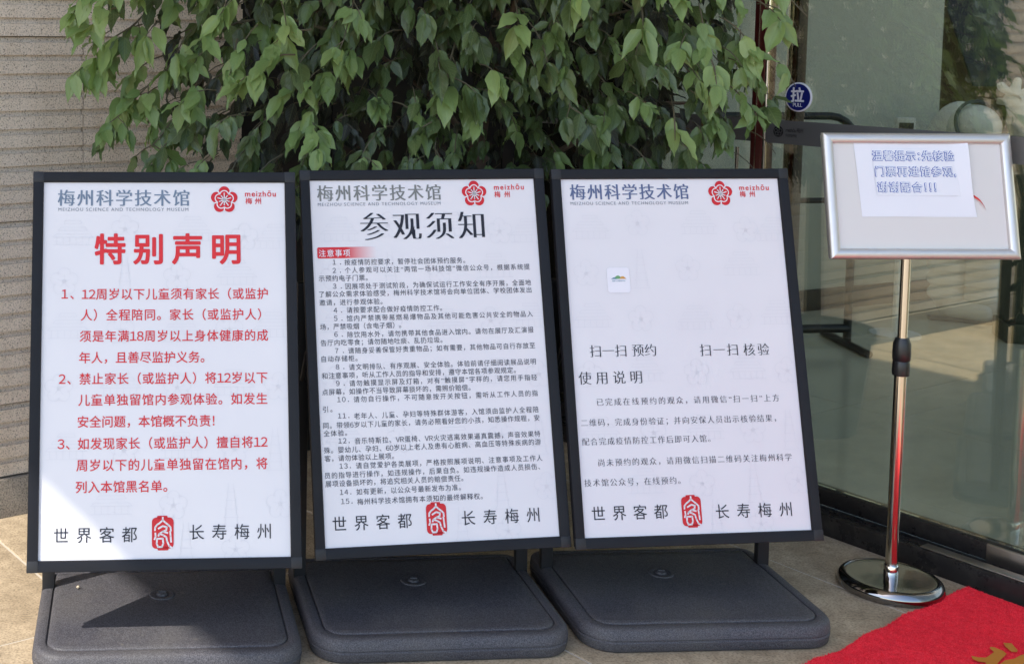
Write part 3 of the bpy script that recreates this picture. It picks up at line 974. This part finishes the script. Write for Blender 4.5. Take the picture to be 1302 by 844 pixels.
# entrance canopy: casts the shade over the boards (its edge runs parallel to the glass wall)
E0 = Vector((-.057, 3.139, .06)) + SUN * ((4.9 - .06) / SUN.z)
te = E0.dot(NRM)
cp = empty('entrance_canopy', (0, 0, 0), 0, 'flat pale entrance canopy overhead', 'canopy')
vs = [G(S0 - 9, te, 4.9), G(S0 + 1.7, te, 4.9), G(S0 + 1.7, FOOT + 1.1, 4.9), G(S0 - 9, FOOT + 1.1, 4.9)]
vs = vs + [v + Vector((0, 0, .3)) for v in vs]
link('canopy_slab', mesh('canopy_slab', vs, [(3, 2, 1, 0), (4, 5, 6, 7), (0, 1, 5, 4), (1, 2, 6, 5), (2, 3, 7, 6), (3, 0, 4, 7)], M['canopy']), cp)

# ------------------------------------------------------------------ notice boards
TILT = radians(14.7); ZB = .234; PW, PH = .66, .964
BASES = [((-.432, 3.060), radians(3.7)), ((.240, 3.155), radians(4.5)), ((.920, 3.225), radians(3.5))]
BOARDS = [
    ((-.443, 3.053), .0640, 'tall board with red text under a red title on special declaration, leftmost, partly sunlit'),
    ((.251, 3.142), .1525, 'middle board with a dense numbered visitor list in small black type'),
    ((.911, 3.224), .1145, 'board with blank upper area, scan captions and short instructions, beside the silver sign stand'),
]
def rounded_prism(name, x0, x1, y0, y1, levels, rads, m, parent, n=10):
    """stack of rounded rectangles: levels = [(z, inset)], rads = corner radius (front left, front right, back right, back left)"""
    def loop(z, ins):
        out = []
        for (cx, cy, a0, r_) in ((x0, y0, 180, rads[0]), (x1, y0, 270, rads[1]), (x1, y1, 0, rads[2]), (x0, y1, 90, rads[3])):
            sx_ = 1 if cx == x0 else -1; sy_ = 1 if cy == y0 else -1
            r2 = max(.002, r_ - ins)
            ccx, ccy = cx + sx_ * max(r_, ins + .002), cy + sy_ * max(r_, ins + .002)
            for i in range(n + 1):
                a = radians(a0 + 90 * i / n)
                out.append((ccx + r2 * cos(a), ccy + r2 * sin(a), z))
        return out
    vs, fs = [], []
    c = 4 * (n + 1)
    for z, ins in levels: vs += loop(z, ins)
    for k in range(len(levels) - 1):
        for i in range(c):
            j = (i + 1) % c
            fs.append((k * c + i, k * c + j, (k + 1) * c + j, (k + 1) * c + i))
    fs.append(tuple(range(c))[::-1]); fs.append(tuple(range((len(levels) - 1) * c, len(levels) * c)))
    me = mesh(name, vs, fs, m, True)
    try: me.set_sharp_from_angle(angle=radians(50))
    except Exception: pass
    return link(name, me, parent)

def rail(name, p0, p1, wd, th, m, parent, miter=0.0, prof='flat'):
    """frame rail in panel space from p0 to p1; inner side is to the left of the direction"""
    p0, p1 = Vector(p0), Vector(p1)
    d = (p1 - p0).normalized(); nrm = Vector((-d.y, d.x))
    if prof == 'flat':
        P = [(0, 0), (0, th * .82), (.0012, th), (wd * .55, th), (wd - .002, th * .86), (wd, th * .6), (wd, 0)]
    else:  # rounded snap frame
        P = [(0, 0), (0, th * .35)] + [(wd * .5 - wd * .5 * cos(a), th * .35 + th * .65 * sin(a)) for a in np.linspace(.35, pi - .35, 7)] + [(wd, th * .35), (wd, 0)]
    vs, fs = [], []
    for q, s in ((p0, 1), (p1, -1)):
        for a, z in P:
            pt = q + nrm * a + d * (a * miter * s)
            vs.append((pt.x, pt.y, z))
    n = len(P)
    for i in range(n):
        j = (i + 1) % n
        fs.append((i, j, n + j, n + i))
    fs.append(tuple(range(n))[::-1]); fs.append(tuple(range(n, 2 * n)))
    bm = bmesh.new()
    bv = [bm.verts.new(v) for v in vs]
    for f in fs: bm.faces.new([bv[i] for i in f])
    return from_bm(name, bm, m, parent, True)

def panel_frame(parent):
    """an empty at the panel's lower left corner whose XY plane is the panel and +Z its front"""
    e = bpy.data.objects.new('display_panel', None); COL.objects.link(e)
    return e

for bi, ((bx, by), yaw, lab) in enumerate(BOARDS):
    (ox_, oy_), byaw = BASES[bi]
    root = empty('notice_board', (ox_, oy_, 0), byaw, lab, 'notice board', 'three black framed notice boards in a row')
    # ---- water-filled base
    rounded_prism('base_body', 0, .652, -.086, .43, [(0.0, .010), (.006, .003), (.026, 0), (.0285, .003), (.0315, .003), (.034, .0), (.052, .0025), (.058, .007), (.0605, .014), (.0615, .031), (.0605, .0325), (.0560, .0335), (.0560, .0365), (.0610, .0375), (.0630, .041), (.0632, .06)],
                  (.085, .085, .045, .045), M['base_plastic'], root)
    pz = .0605
    pl = lathe('water_plug', [(0, 0), (.034, 0), (.033, .0018), (.029, .003), (.026, .0022), (.022, .0006), (.0145, .0006), (.014, .0055), (.011, .007), (0, .007)], M['base_plastic'], root, 36, (.318, .245, .0632))
    box('plug_slot', (-.009, .009, -.0025, .0025, .0072, .0105), M['base_plastic'], pl)
    # ---- uprights
    for lx in (.004, .616):
        box('upright', (lx, lx + .032, .30, .325, .050, .86), M['leg'], root, bev=.003)
    box('cross_bar', (.036, .616, .303, .322, .55, .58), M['leg'], root, bev=.003)
    for lx in (.004, .616):
        bm = bmesh.new()
        tube_mesh(bm, [(lx + .016, .3, .60), (lx + .016, .215, .70)], .008, 8)
        from_bm('hinge_arm', bm, M['leg'], root, True)
    # ---- tilted panel (local XY plane = face)
    pn = box('back_panel', (.004, PW - .004, .004, PH - .004, -.016, -.0005), M['frame'], root)
    pn.location = Matrix.Rotation(-byaw, 3, 'Z') @ Vector((bx - ox_, by - oy_, ZB))
    pn.rotation_euler = (radians(90) - TILT, 0, yaw - byaw)
    po = box('poster', (.018, PW - .018, .018, PH - .018, 0, .0016), M['poster'], pn)
    FW, FT = .0262, .011
    cs = .0262
    rail('frame_rail', (cs, 0), (PW - cs, 0), FW, FT, M['frame'], pn)
    rail('frame_rail', (PW, cs), (PW, PH - cs), FW, FT, M['frame'], pn)
    rail('frame_rail', (PW - cs, PH), (cs, PH), FW, FT, M['frame'], pn)
    rail('frame_rail', (0, PH - cs), (0, cs), FW, FT, M['frame'], pn)
    for cx, cy in ((0, 0), (PW - cs, 0), (0, PH - cs), (PW - cs, PH - cs)):
        x0, x1, y0, y1 = cx - .0004, cx + cs, cy - .0004, cy + cs
        bm = bmesh.new()
        add_box(bm, x0, x1 + .0004, y0, y1 + .0004, -.001, FT + .0009, bev=.0015)
        from_bm('corner_clip', bm, M['cap'], pn, True)
    # ---- print
    for b, s, u0, u1, v, sty in TEXTS:
        if b != bi: continue
        if sty == 'head' and bi == 1: sty = 'head1'
        mt, em_, ox, oy, off, sl_ = STY[sty]
        lt = lettering(s, em_, (u1 - u0) / 1000, mt, po, (u0 / 1000, v / 1000, .0028 if sty != 'tag' else .0032), ox=ox, oy=oy, off=off, k=3 if em_ > .03 else 2, name='lettering')
        if em_ < .031: lt['kind'] = 'stuff'      # hundreds of tiny glyphs
    ec = [(.480, .894), (.4675, .8995), (.4681, .8973)][bi]
    emblem(po, ec[0], ec[1], .0345, .0028)
    sc_ = [(.3243, .0861), (.3144, .0838), (.3151, .0827)][bi]
    seal(po, sc_[0], sc_[1], .0525, .0805, .0028)
    wm = [('h', .10, .80), ('f', .23, .82), ('h', .40, .81), ('f', .53, .80), ('h', .61, .79), ('f', .08, .69), ('t', .23, .69), ('f', .36, .70), ('h', .51, .70),
          ('h', .09, .57), ('f', .22, .57), ('h', .37, .56), ('f', .49, .57), ('h', .60, .57), ('f', .07, .43), ('h', .22, .43), ('f', .36, .43), ('h', .50, .43), ('f', .61, .43),
          ('h', .09, .28), ('f', .23, .28), ('h', .37, .28), ('f', .50, .28), ('t', .60, .27), ('h', .20, .15), ('f', .35, .15), ('t', .49, .14), ('f', .61, .15), ('f', .50, .045), ('t', .38, .05)]
    watermark(po, wm, .0021)
    if bi == 1:
        flat('red_tab', [rrect(.039, .196, .7372, .7656, .004)], M['tag'], po, .0026)
    if bi == 2:
        # small plaque with a mountain mark that sits in the middle of the left print
        q = flat('plaque_outline', [rrect(.1344, .1984, .6375, .7055, .008)], M['faint'], po, .0026)
        flat('plaque', [rrect(.1358, .197, .639, .704, .007)], M['white'], q, .0029)
        flat('mountain_mark', [[(.1455, .6745), (.152, .678), (.157, .6785), (.163, .674)]], M['teal'], q, .0032)
        flat('mountain_mark', [[(.152, .6745), (.160, .682), (.166, .6838), (.174, .679), (.181, .6745)]], M['green'], q, .0031)
        flat('mountain_mark', [[(.169, .6745), (.174, .681), (.180, .6815), (.188, .6745)]], M['orange'], q, .0033)
        lettering('客家公共服务平台', .0048, .036, 'teal', q, (.1485, .6695, .0033))

# small pale pebble lying on the base of the first board
bm = bmesh.new(); bmesh.ops.create_icosphere(bm, subdivisions=2, radius=.0042)
for v in bm.verts: v.co += Vector([random.uniform(-.0006, .0006) for _ in range(3)])
pb = from_bm('pebble', bm, mat('pebble', (.55, .45, .32), .8), smooth=True, loc=(-.352, 3.355, .0685))
tag(pb, 'tiny tan pebble lying on the sunlit base of the leftmost board', 'pebble')

# ------------------------------------------------------------------ silver sign stand
ss = empty('sign_stand', (1.882, 3.550, 0), 0, 'chrome pole sign stand with silver frame, paper note in blue outline letters', 'sign stand')
dr = .134
lathe('disc_base', [(0, .0), (dr - .006, 0), (dr - .001, .005), (dr + .002, .012), (dr + .001, .022), (dr - .004, .031), (dr - .011, .0365), (dr - .0165, .0375), (dr - .019, .0355), (dr - .023, .0352), (dr - .06, .0362), (.03, .038), (0, .038)], M['disc'], ss, 96)
lathe('pole_ferrule', [(0, .038), (.0185, .038), (.0185, .066), (.0175, .068), (.0165, .069), (.0165, .071), (0, .071)], M['steel'], ss, 32)
tube('lower_pole', [(0, 0, .071), (.0, 0, .645)], .0158, M['pole'], ss, 32)
lathe('height_collar', [(.0158, .60), (.0215, .602), (.0225, .615), (.0215, .640), (.0205, .642), (.0225, .645), (.0235, .665), (.0225, .69), (.017, .705), (.0125, .706)], M['collar'], ss, 32)
tube('upper_pole', [(0, 0, .645), (.0, 0, .935)], .0125, M['pole'], ss, 28)
sp = box('sign_back', (.004, .520, .004, .340, -.012, -.001), M['silver'], ss, bev=0)
# lower left corner relative to the stand
sp.location = (1.657 - 1.882, 3.545 - 3.550 - .028, .926); sp.rotation_euler = (radians(90 - 13.0), 0, .033)
sw_, sh_ = .524, .344
bk = box('backing_sheet', (.018, sw_ - .018, .018, sh_ - .018, -.0006, .0012), M['backing'], sp)
for a, b in (((0, 0), (sw_, 0)), ((sw_, 0), (sw_, sh_)), ((sw_, sh_), (0, sh_)), ((0, sh_), (0, 0))):
    rail('snap_rail', a, b, .0285, .015, M['silver'], sp, miter=1.0, prof='round')
box('pole_bracket', (.18, .24, .10, .20, -.030, -.0125), M['black'], sp, bev=.003)
# A4 note, slightly curled at its right side
pv, pf = [], []
U = [.0 + i * .0207 for i in range(17)]
A = ((.088, .317), (.402, .317)); Bq = ((.098, .115), (.416, .115))
nu, nv = 18, 8
for j in range(nv + 1):
    for i in range(nu + 1):
        s, t = i / nu, j / nv
        x = (A[0][0] * (1 - t) + Bq[0][0] * t) * (1 - s) + (A[1][0] * (1 - t) + Bq[1][0] * t) * s
        y = .317 * (1 - t) + .115 * t
        cl = max(0, (s - .8) / .2)
        z = .0022 + .012 * cl ** 2 * (.5 + .5 * sin(t * 4.0 + .4)) + .0006 * sin(s * 9 + t * 5)
        pv.append((x - .006 * cl ** 2 * sin(t * 3), y, z))
for j in range(nv):
    for i in range(nu):
        a = j * (nu + 1) + i
        pf.append((a, a + nu + 1, a + nu + 2, a + 1))
pp = link('paper_note', mesh('paper_note', pv, pf, M['paper'], True), sp)
flat('clear_label', [[(.135, .302), (.364, .300), (.374, .172), (.143, .173)]], M['tape'], pp, .0034)
flat('clear_label_face', [[(.1357, .3013), (.3633, .2993), (.3733, .1727), (.1437, .1737)]], M['paper'], pp, .0037)
for s, u0, u1, v in (('温馨提示:先核验', .137, .364, .281), ('门票再进馆参观,', .142, .3655, .238), ('谢谢配合!!!', .145, .307, .195)):
    lettering(s, .0292, u1 - u0, 'blue', pp, (u0, v, .0042), off=.055, name='lettering')
    lettering(s, .0292, u1 - u0 - .0000, 'paperfill', pp, (u0 + .0000, v, .0056), off=.016, name='lettering_fill')
bm = bmesh.new()
for i in range(6):
    pass
vs = []; n = 7
for i in range(n + 1):
    t = i / n
    x = .410 + .030 * t; y = .172 - .034 * t + .004 * sin(t * 3)
    wv = .0048
    vs += [(x - wv * .4, y + wv, .003 + .004 * sin(t * 3)), (x + wv * .4, y - wv, .003 + .004 * sin(t * 3))]
link('red_ribbon', mesh('red_ribbon', vs, [(2 * i, 2 * i + 1, 2 * i + 3, 2 * i + 2) for i in range(n)], M['redtape']), sp)

# ------------------------------------------------------------------ red carpet
m = M['carpet'] = mat('red_carpet', (.55, .012, .025), .95, spec=.1)
p = world_pos(m)
fa = noise(m, p, 420, 3, .7); fb = noise(m, p, 60, 4, .6); fc = noise(m, p, 6, 3)
r = ramp(m, fa, [(.3, (.66, .016, .030)), (.5, (.93, .036, .062)), (.72, (.97, .12, .14))])
r2 = ramp(m, fb, [(.3, (.86, .86, .86)), (.7, (1.05, 1.05, 1.05))])
L(m, mixc(m, 1.0, r.outputs[0], r2.outputs[0], 'MULTIPLY'), base(m).inputs['Base Color'])
base(m).inputs['Specular IOR Level'].default_value = 0.0
bump(m, fa, 0.6, .002)
# corner C, long side runs from C towards the camera along the sill, short side away from it
C0 = Vector((2.085, 3.545, 0)); e1 = (Vector((1.430, 3.082, 0)) - C0); e1l = e1.length; e1.normalize(); e2 = (Vector((2.165, 3.395, 0)) - C0).normalized()
e2 = Vector((.525, -.851, 0))
cr = empty('red_carpet', C0, 0, 'bright red pile carpet with gold motif in front of the glass door', 'carpet')
def cpt(a, b):
    edge = .004 * sin(a * 13) + .0025 * sin(a * 31 + 1) + .001 * sin(a * 90)
    ed = min(b / .10, 1)
    q = e1 * a + e2 * (b + edge * (1 - ed))
    lift = .010 + .004 * math.exp(-(b / .03) ** 2) * (1 + .9 * sin(a * 26)) + .0012 * sin(a * 15 + b * 11)
    drop = max(0, 1 - b / .008)
    return Vector((q.x, q.y, lift * (1 - drop) + .0015 * drop))
na, nb = 150, 110
aa = [1.5 * i / na for i in range(na + 1)]
bb = [0, .003, .006, .010, .015, .022, .03] + [.03 + 1.27 * (i / (nb - 6)) for i in range(1, nb - 5)]
vs = [cpt(a, b) for a in aa for b in bb]
nbb = len(bb)
fs = [(i * nbb + j, (i + 1) * nbb + j, (i + 1) * nbb + j + 1, i * nbb + j + 1) for i in range(na) for j in range(nbb - 1)]
cb = link('carpet_body', mesh('carpet_body', vs, fs, M['carpet'], True), cr)
# tufts of pile
def tufts(name, npt, region, m, parent, h=.0035):
    vs, fs = [], []
    for _ in range(npt):
        a = random.uniform(*region[0]); b = random.uniform(*region[1])
        c = cpt(a, b)
        an = random.uniform(0, pi * 2); dx, dy = cos(an) * .0011, sin(an) * .0011
        tx, ty = random.gauss(0, .003), random.gauss(0, .003)
        s = len(vs)
        vs += [(c.x - dx, c.y - dy, c.z - .001), (c.x + dx, c.y + dy, c.z - .001), (c.x + tx, c.y + ty, c.z + h * random.uniform(.5, 1))]
        fs.append((s, s + 1, s + 2))
    o = link(name, mesh(name, vs, fs, m), parent); o['kind'] = 'stuff'
    return o
tufts('carpet_pile', 90000, ((0, 1.0), (0.0, .62)), M['carpet'], cr)
# gold leaf motif, flat print on the carpet
def motif(ax, bx, polys):
    vs, fs = [], []
    for P in polys:
        s = len(vs)
        for x, y in P:
            q = cpt(ax + x, bx + y); vs.append((q.x, q.y, q.z + .0052))
        fs.append(tuple(range(s, s + len(P))))
    return link('gold_motif', mesh('gold_motif', vs, fs, M['gold']), cr)

# ------------------------------------------------------------------ tree
def leaf_mesh(name, Ln, W, fold, droop, wave, mats, seed):
    """ovate leaf with a drawn-out tip, folded on its midrib; grows along -Z from the stalk, faces -Y"""
    rs = random.Random(seed)
    T = [0, .06, .16, .30, .45, .60, .74, .86, .94, 1.0]
    Wd = [.04, .34, .74, .98, 1.0, .86, .56, .24, .08, .0] if seed % 3 else [.05, .42, .84, 1.0, .92, .72, .44, .17, .06, .0]
    vs, fs, uvs = [], [], []
    for i, (t, wd) in enumerate(zip(T, Wd)):
        y = -droop * sin(t * pi * .55) * Ln * .35
        for j, s in enumerate((-1, -.55, 0, .55, 1)):
            ww = wd * W / 2
            wv = wave * sin(t * 17 + seed * 1.7 + (2 if s > 0 else 0)) * abs(s) ** 2 * W
            sway = .10 * W * sin(seed * 2.3) * t * t
            vs.append((s * ww * (1 - .13 * rs.random() * abs(s)) + sway, y + abs(s) * ww * fold * -1 + wv + droop * .0, -t * Ln * (1 - .06 * droop)))
            uvs.append((.5 + s * .5 * wd, t))
    for i in range(len(T) - 1):
        for j in range(4):
            a = i * 5 + j
            fs.append((a, a + 1, a + 6, a + 5))
    return vs, fs, uvs

LV = []
for i in range(12):
    rl = random.Random(40 + i)
    Ln_ = rl.uniform(.080, .116)
    LV.append(leaf_mesh('leaf', Ln_, Ln_ * rl.uniform(.40, .52), rl.uniform(.12, .6), rl.uniform(-.35, .75), rl.uniform(.05, .11), None, 1 + i))

def leaf_data(i, m):
    vs, fs, uvs = LV[i]
    me = mesh('leaf', vs, fs, m, True)
    ul = me.uv_layers.new(name='UVMap')
    li = np.empty(len(me.loops), dtype=np.int32); me.loops.foreach_get('vertex_index', li)
    ul.data.foreach_set('uv', np.array(uvs, dtype=np.float32)[li].ravel())
    at = me.attributes.new('tone', 'FLOAT', 'POINT')
    at.data.foreach_set('value', [TONE] * len(me.vertices))
    return me

tree = empty('leafy_tree', (.86, 4.16, 0), 0, 'bushy green tree with drooping pointed leaves behind the boards', 'tree')
TO = Vector((.86, 4.16, 0))
lathe('planter_pot', [(0, 0), (.17, 0), (.21, .36), (.225, .365), (.225, .40), (.20, .40), (.195, .36), (0, .355)], M['pot'], tree, 40)
lathe('soil', [(0, .356), (.194, .356), (.194, .362), (0, .372)], M['soil'], tree, 24)
tube('trunk', [(0, 0, .36), (.02, .01, .75), (-.03, .02, 1.15), (.03, 0, 1.6), (0, .02, 2.1), (.02, 0, 2.7)], [.032, .028, .025, .02, .015, .008], M['bark'], tree, 12)

leaves = []      # (matrix, variant, kind, tone)
twig_bm = bmesh.new()
def ok(p):
    if (Vector((p.x, p.y, 0)) - WA).dot(WN) < .10: return False     # keep clear of the stone wall
    if Vector((p.x, p.y, 0)).dot(NRM) > FOOT + .01: return False    # and of the glass
    if p.x > 1.64: return False
    if p.x > 1.47 and p.z < 1.20: return False                       # the crown thins out to the right
    for (bx, by), yaw, _ in BOARDS:                                  # and of the boards
        rx, ry = p.x - bx, p.y - by
        u = rx * cos(yaw) + ry * sin(yaw); v = -rx * sin(yaw) + ry * cos(yaw)
        if -.02 < u < .68 and p.z < 1.22 and v < .36: return False
    return True
def place_leaf(p, out, size, kind, tone, hang=.8):
    """leaf hanging from p, its face turned roughly towards out"""
    q = p + Vector((0, 0, -.05))
    if not (ok(p) and ok(q + out * .02)): return
    z = (Vector((0, 0, 1)) * hang - out * random.uniform(.05, .55) + Vector([random.gauss(0, .22) for _ in range(3)])).normalized()
    yv = -(out + Vector([random.gauss(0, .38) for _ in range(3)]))
    yv = (yv - z * yv.dot(z)).normalized()
    xv = yv.cross(z).normalized()
    R = Matrix((xv, yv, z)).transposed().to_4x4()
    wf = random.uniform(.84, 1.12)
    leaves.append((Matrix.Translation(p) @ R @ Matrix.Diagonal((size * wf, size, size, 1)), random.randrange(len(LV)), kind, tone))
def spray(p, d, n, size, kind, tone, step=.038):
    """a drooping compound leaf: rachis with paired leaflets and one at the tip"""
    d = d.normalized(); q = p.copy(); pts = [q.copy()]
    side = d.cross(Vector((0, 0, 1)));
    side = side.normalized() if side.length > .1 else Vector((1, 0, 0))
    out = Vector((d.x * .4 - .12, d.y * .4 - .9, .25)).normalized()
    for k in range(n):
        d = (d + Vector((0, 0, -.30))).normalized()
        q = q + d * step * size
        pts.append(q.copy())
        if k > 0 or n < 3:
            for s in (-1, 1):
                if random.random() < .93:
                    place_leaf(q + side * s * .006, (out + side * s * random.uniform(.1, .6)).normalized(), size * random.uniform(.82, 1.1), kind, min(1, max(0, tone + random.gauss(0, .18))), .75)
    place_leaf(q, out, size * 1.12, kind, tone, 1.0)
    if ok(p):
        tube_mesh(twig_bm, [x for x in pts], [.0022 * size] * (len(pts) - 1) + [.001], 4)
    return pts

# branches arching out of the trunk, each carrying sprays
bnum = 0
def crown_edge(x):   # lower edge of the crown in metres above the ground at x
    if x < -.30: return 1.32
    if x < -.10: return 1.12
    if x < 1.75: return .90
    return 1.32
def front_y(x, z):   # front surface of the crown
    b = 3.70 + .10 * sin(x * 5.1 + z * 3.0) + .07 * sin(x * 11 - z * 7) + .16 * max(0, (x - .2)) * .5 + max(0, z - 1.5) * -.12
    return b
spots = []
tries = 0
def far_enough(x, y, z, md):
    for a in spots:
        if (a[0] - x) ** 2 + (a[2] - z) ** 2 + ((a[1] - y) * .5) ** 2 < md * md: return False
    return True
layers = [  # count, depth range, spacing, size range, kinds
    (300, (.0, .10), .070, (.66, 1.10), 'front'),
    (440, (.10, .30), .058, (.56, .90), 'mid'),
    (480, (.28, .62), .052, (.6, .9), 'back'),
]
for cnt, dr_, md, szr, lay in layers:
    spots = []; got = 0; tries = 0
    while got < cnt and tries < 30000:
        tries += 1
        x = random.uniform(-.36, 1.80); z = random.uniform(.98, 2.15)
        # silhouette of the crown: ragged left side, thinning right side
        if z < crown_edge(x) + .05: continue
        if x < -.15 and random.random() < .45: continue
        if x > 1.62 and random.random() < .55: continue
        if x > 1.56 and z < 1.42: continue
        if lay != 'front' and (x < -.12 or x > 1.52): continue
        if lay == 'back' and x < 0.0: continue
        y = front_y(x, z) + random.uniform(*dr_)
        if not ok(Vector((x, y, z))): continue
        if not far_enough(x, y, z, md): continue
        spots.append((x, y, z)); got += 1
        hx_ = (x - .86)
        d = Vector((hx_ * .8 + random.gauss(0, .5), -.5 + random.gauss(0, .25), random.uniform(-.35, .35)))
        patch = sin(x * 4.3 + 1.2) + sin(z * 6.1 + x * 3.1) + random.gauss(0, .5)
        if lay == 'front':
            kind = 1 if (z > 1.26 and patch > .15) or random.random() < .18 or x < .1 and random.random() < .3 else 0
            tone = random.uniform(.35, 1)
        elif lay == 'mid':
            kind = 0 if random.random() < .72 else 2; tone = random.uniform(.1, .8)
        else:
            kind = 2 if random.random() < .7 else 0; tone = random.uniform(0, .5)  # deeper layers take darker kinds and tones, painting the crown's inner shade
        n = random.choice((2, 3, 3, 4)) if lay == 'front' else random.choice((2, 3))
        sz = random.uniform(*szr)
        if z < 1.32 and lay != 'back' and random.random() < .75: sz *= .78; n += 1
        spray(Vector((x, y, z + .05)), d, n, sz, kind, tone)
# long arching shoots
for (x, y, z), (tx, ty, tz) in (((.3, 3.9, 1.7), (-.30, 3.72, 1.46)), ((.4, 3.9, 1.5), (-.28, 3.72, 1.28)), ((.4, 3.95, 1.4), (-.18, 3.74, 1.20)), ((.86, 4.1, 1.7), (1.45, 3.78, 1.30)), ((.9, 4.0, 1.9), (1.0, 3.72, 1.32)),
                             ((1.0, 4.0, 1.5), (1.60, 3.84, 1.36)), ((.6, 4.0, 1.9), (.35, 3.66, 1.5)), ((.8, 4.1, 1.5), (.62, 3.72, 1.2)), ((.3, 3.95, 2.0), (-.28, 3.75, 1.66)), ((1.0, 4.1, 1.9), (1.72, 3.85, 1.58))):
    P0, P1 = Vector((x, y, z)), Vector((tx, ty, tz))
    pts = []
    for k in range(9):
        t = k / 8
        q = P0.lerp(P1, t) + Vector((0, 0, .16 * sin(t * pi)))
        pts.append(q)
    tube('branch', [q - TO for q in pts], [.006 - .0005 * k for k in range(9)], M['twig'], tree, 6)
    for k in range(3, 9):
        if ok(pts[k]):
            for _ in range(2):
                spray(pts[k], (pts[k] - pts[k - 1]) * 4 + Vector((random.gauss(0, .5), random.gauss(-.3, .3), .1)), random.choice((1, 2, 2)), random.uniform(.72, 1.0), 1 if random.random() < .45 else 0, random.uniform(.3, .95))
# scaffold branches from the trunk
for k in range(9):
    a = k * 2.4; z0 = .95 + k * .17
    P = [Vector((0, 0, z0)), Vector((cos(a) * .22, sin(a) * .10, z0 + .2)), Vector((cos(a) * .5, sin(a) * .18, z0 + .36)), Vector((cos(a) * .72, sin(a) * .2, z0 + .36))]
    tube('branch', P, [.013, .010, .007, .004], M['bark'], tree, 8)

# the 300 leaves that show largest become single objects, the rest one mass
def seen(mx):
    c = mx.translation - EYE
    z_ = c.dot(fwd)
    px = 275 + 1674 * c.dot(rt) / z_; py = 167 - 1674 * c.dot(up) / z_
    return (-20 < px < 1330 and -40 < py < 225), z_
vis = []
for i, (mx, vi, kd, tn) in enumerate(leaves):
    s, z_ = seen(mx)
    if s: vis.append(((mx.to_scale().x / z_) * (1.3 if z_ < 3.8 else 1), i))
vis.sort(reverse=True)
single = {i for _, i in vis[:300]}
KM = [M['leaf'], M['leaf_young'], M['leaf_shade']]
cache = {}
for i in single:
    mx, vi, kd, tn = leaves[i]
    tq = round(tn * 3) / 3
    key = (vi, kd, tq)
    if key not in cache:
        TONE = tq; cache[key] = leaf_data(vi, KM[kd])
    o = link('leaf', cache[key], tree)
    o.matrix_local = Matrix.Translation(-TO) @ mx
AV, AF, AU, AT, AM = [], [], [], [], []
cntv = 0
for i, (mx, vi, kd, tn) in enumerate(leaves):
    if i in single: continue
    vs, fs, uvs = LV[vi]
    v = np.array(vs); Mx = np.array(mx)
    v = v @ Mx[:3, :3].T + Mx[:3, 3] - np.array(TO)
    AV.append(v); AF.append(np.array(fs) + cntv); AU.append(np.array(uvs)); AT.append(np.full(len(vs), tn)); AM.append(np.full(len(fs), kd))
    cntv += len(vs)
me = bpy.data.meshes.new('foliage')
V = np.concatenate(AV); F = np.concatenate(AF)
me.from_pydata(V.tolist(), [], F.tolist()); me.update()
for x in KM: me.materials.append(x)
me.polygons.foreach_set('use_smooth', [True] * len(F))
me.polygons.foreach_set('material_index', np.concatenate(AM).astype(np.int32))
ul = me.uv_layers.new(name='UVMap')
li = np.empty(len(me.loops), dtype=np.int32); me.loops.foreach_get('vertex_index', li)
ul.data.foreach_set('uv', np.concatenate(AU).astype(np.float32)[li].ravel())
me.attributes.new('tone', 'FLOAT', 'POINT').data.foreach_set('value', np.concatenate(AT).astype(np.float32))
fo = link('foliage', me, tree); fo['kind'] = 'stuff'
bmesh.ops.translate(twig_bm, vec=-TO, verts=twig_bm.verts)
tw = from_bm('twigs', twig_bm, M['twig'], tree); tw['kind'] = 'stuff'
print('LEAVES', len(leaves), 'verts', len(V))

motif(0, 0, [
[(0.4126, 0.2176), (0.4263, 0.2272), (0.4275, 0.2411), (0.4167, 0.2536), (0.4477, 0.2711), (0.4335, 0.2876), (0.4043, 0.274), (0.3831, 0.2701), (0.3275, 0.2621), (0.3185, 0.2492), (0.3171, 0.2292), (0.323, 0.2215), (0.3335, 0.2242), (0.3445, 0.2397), (0.3804, 0.2424), (0.3922, 0.2421), (0.4064, 0.231)] ,
[(0.2713, 0.2283), (0.2567, 0.2417), (0.2832, 0.2685), (0.2954, 0.2718), (0.305, 0.2636), (0.2892, 0.2417)] ,
[(0.3991, 0.2774), (0.3635, 0.2756), (0.3385, 0.2846), (0.3038, 0.285), (0.2851, 0.2897), (0.3047, 0.3213), (0.3704, 0.3359), (0.4244, 0.3006)] ,
])

bpy.data.objects.remove(_to); bpy.data.curves.remove(_tc)
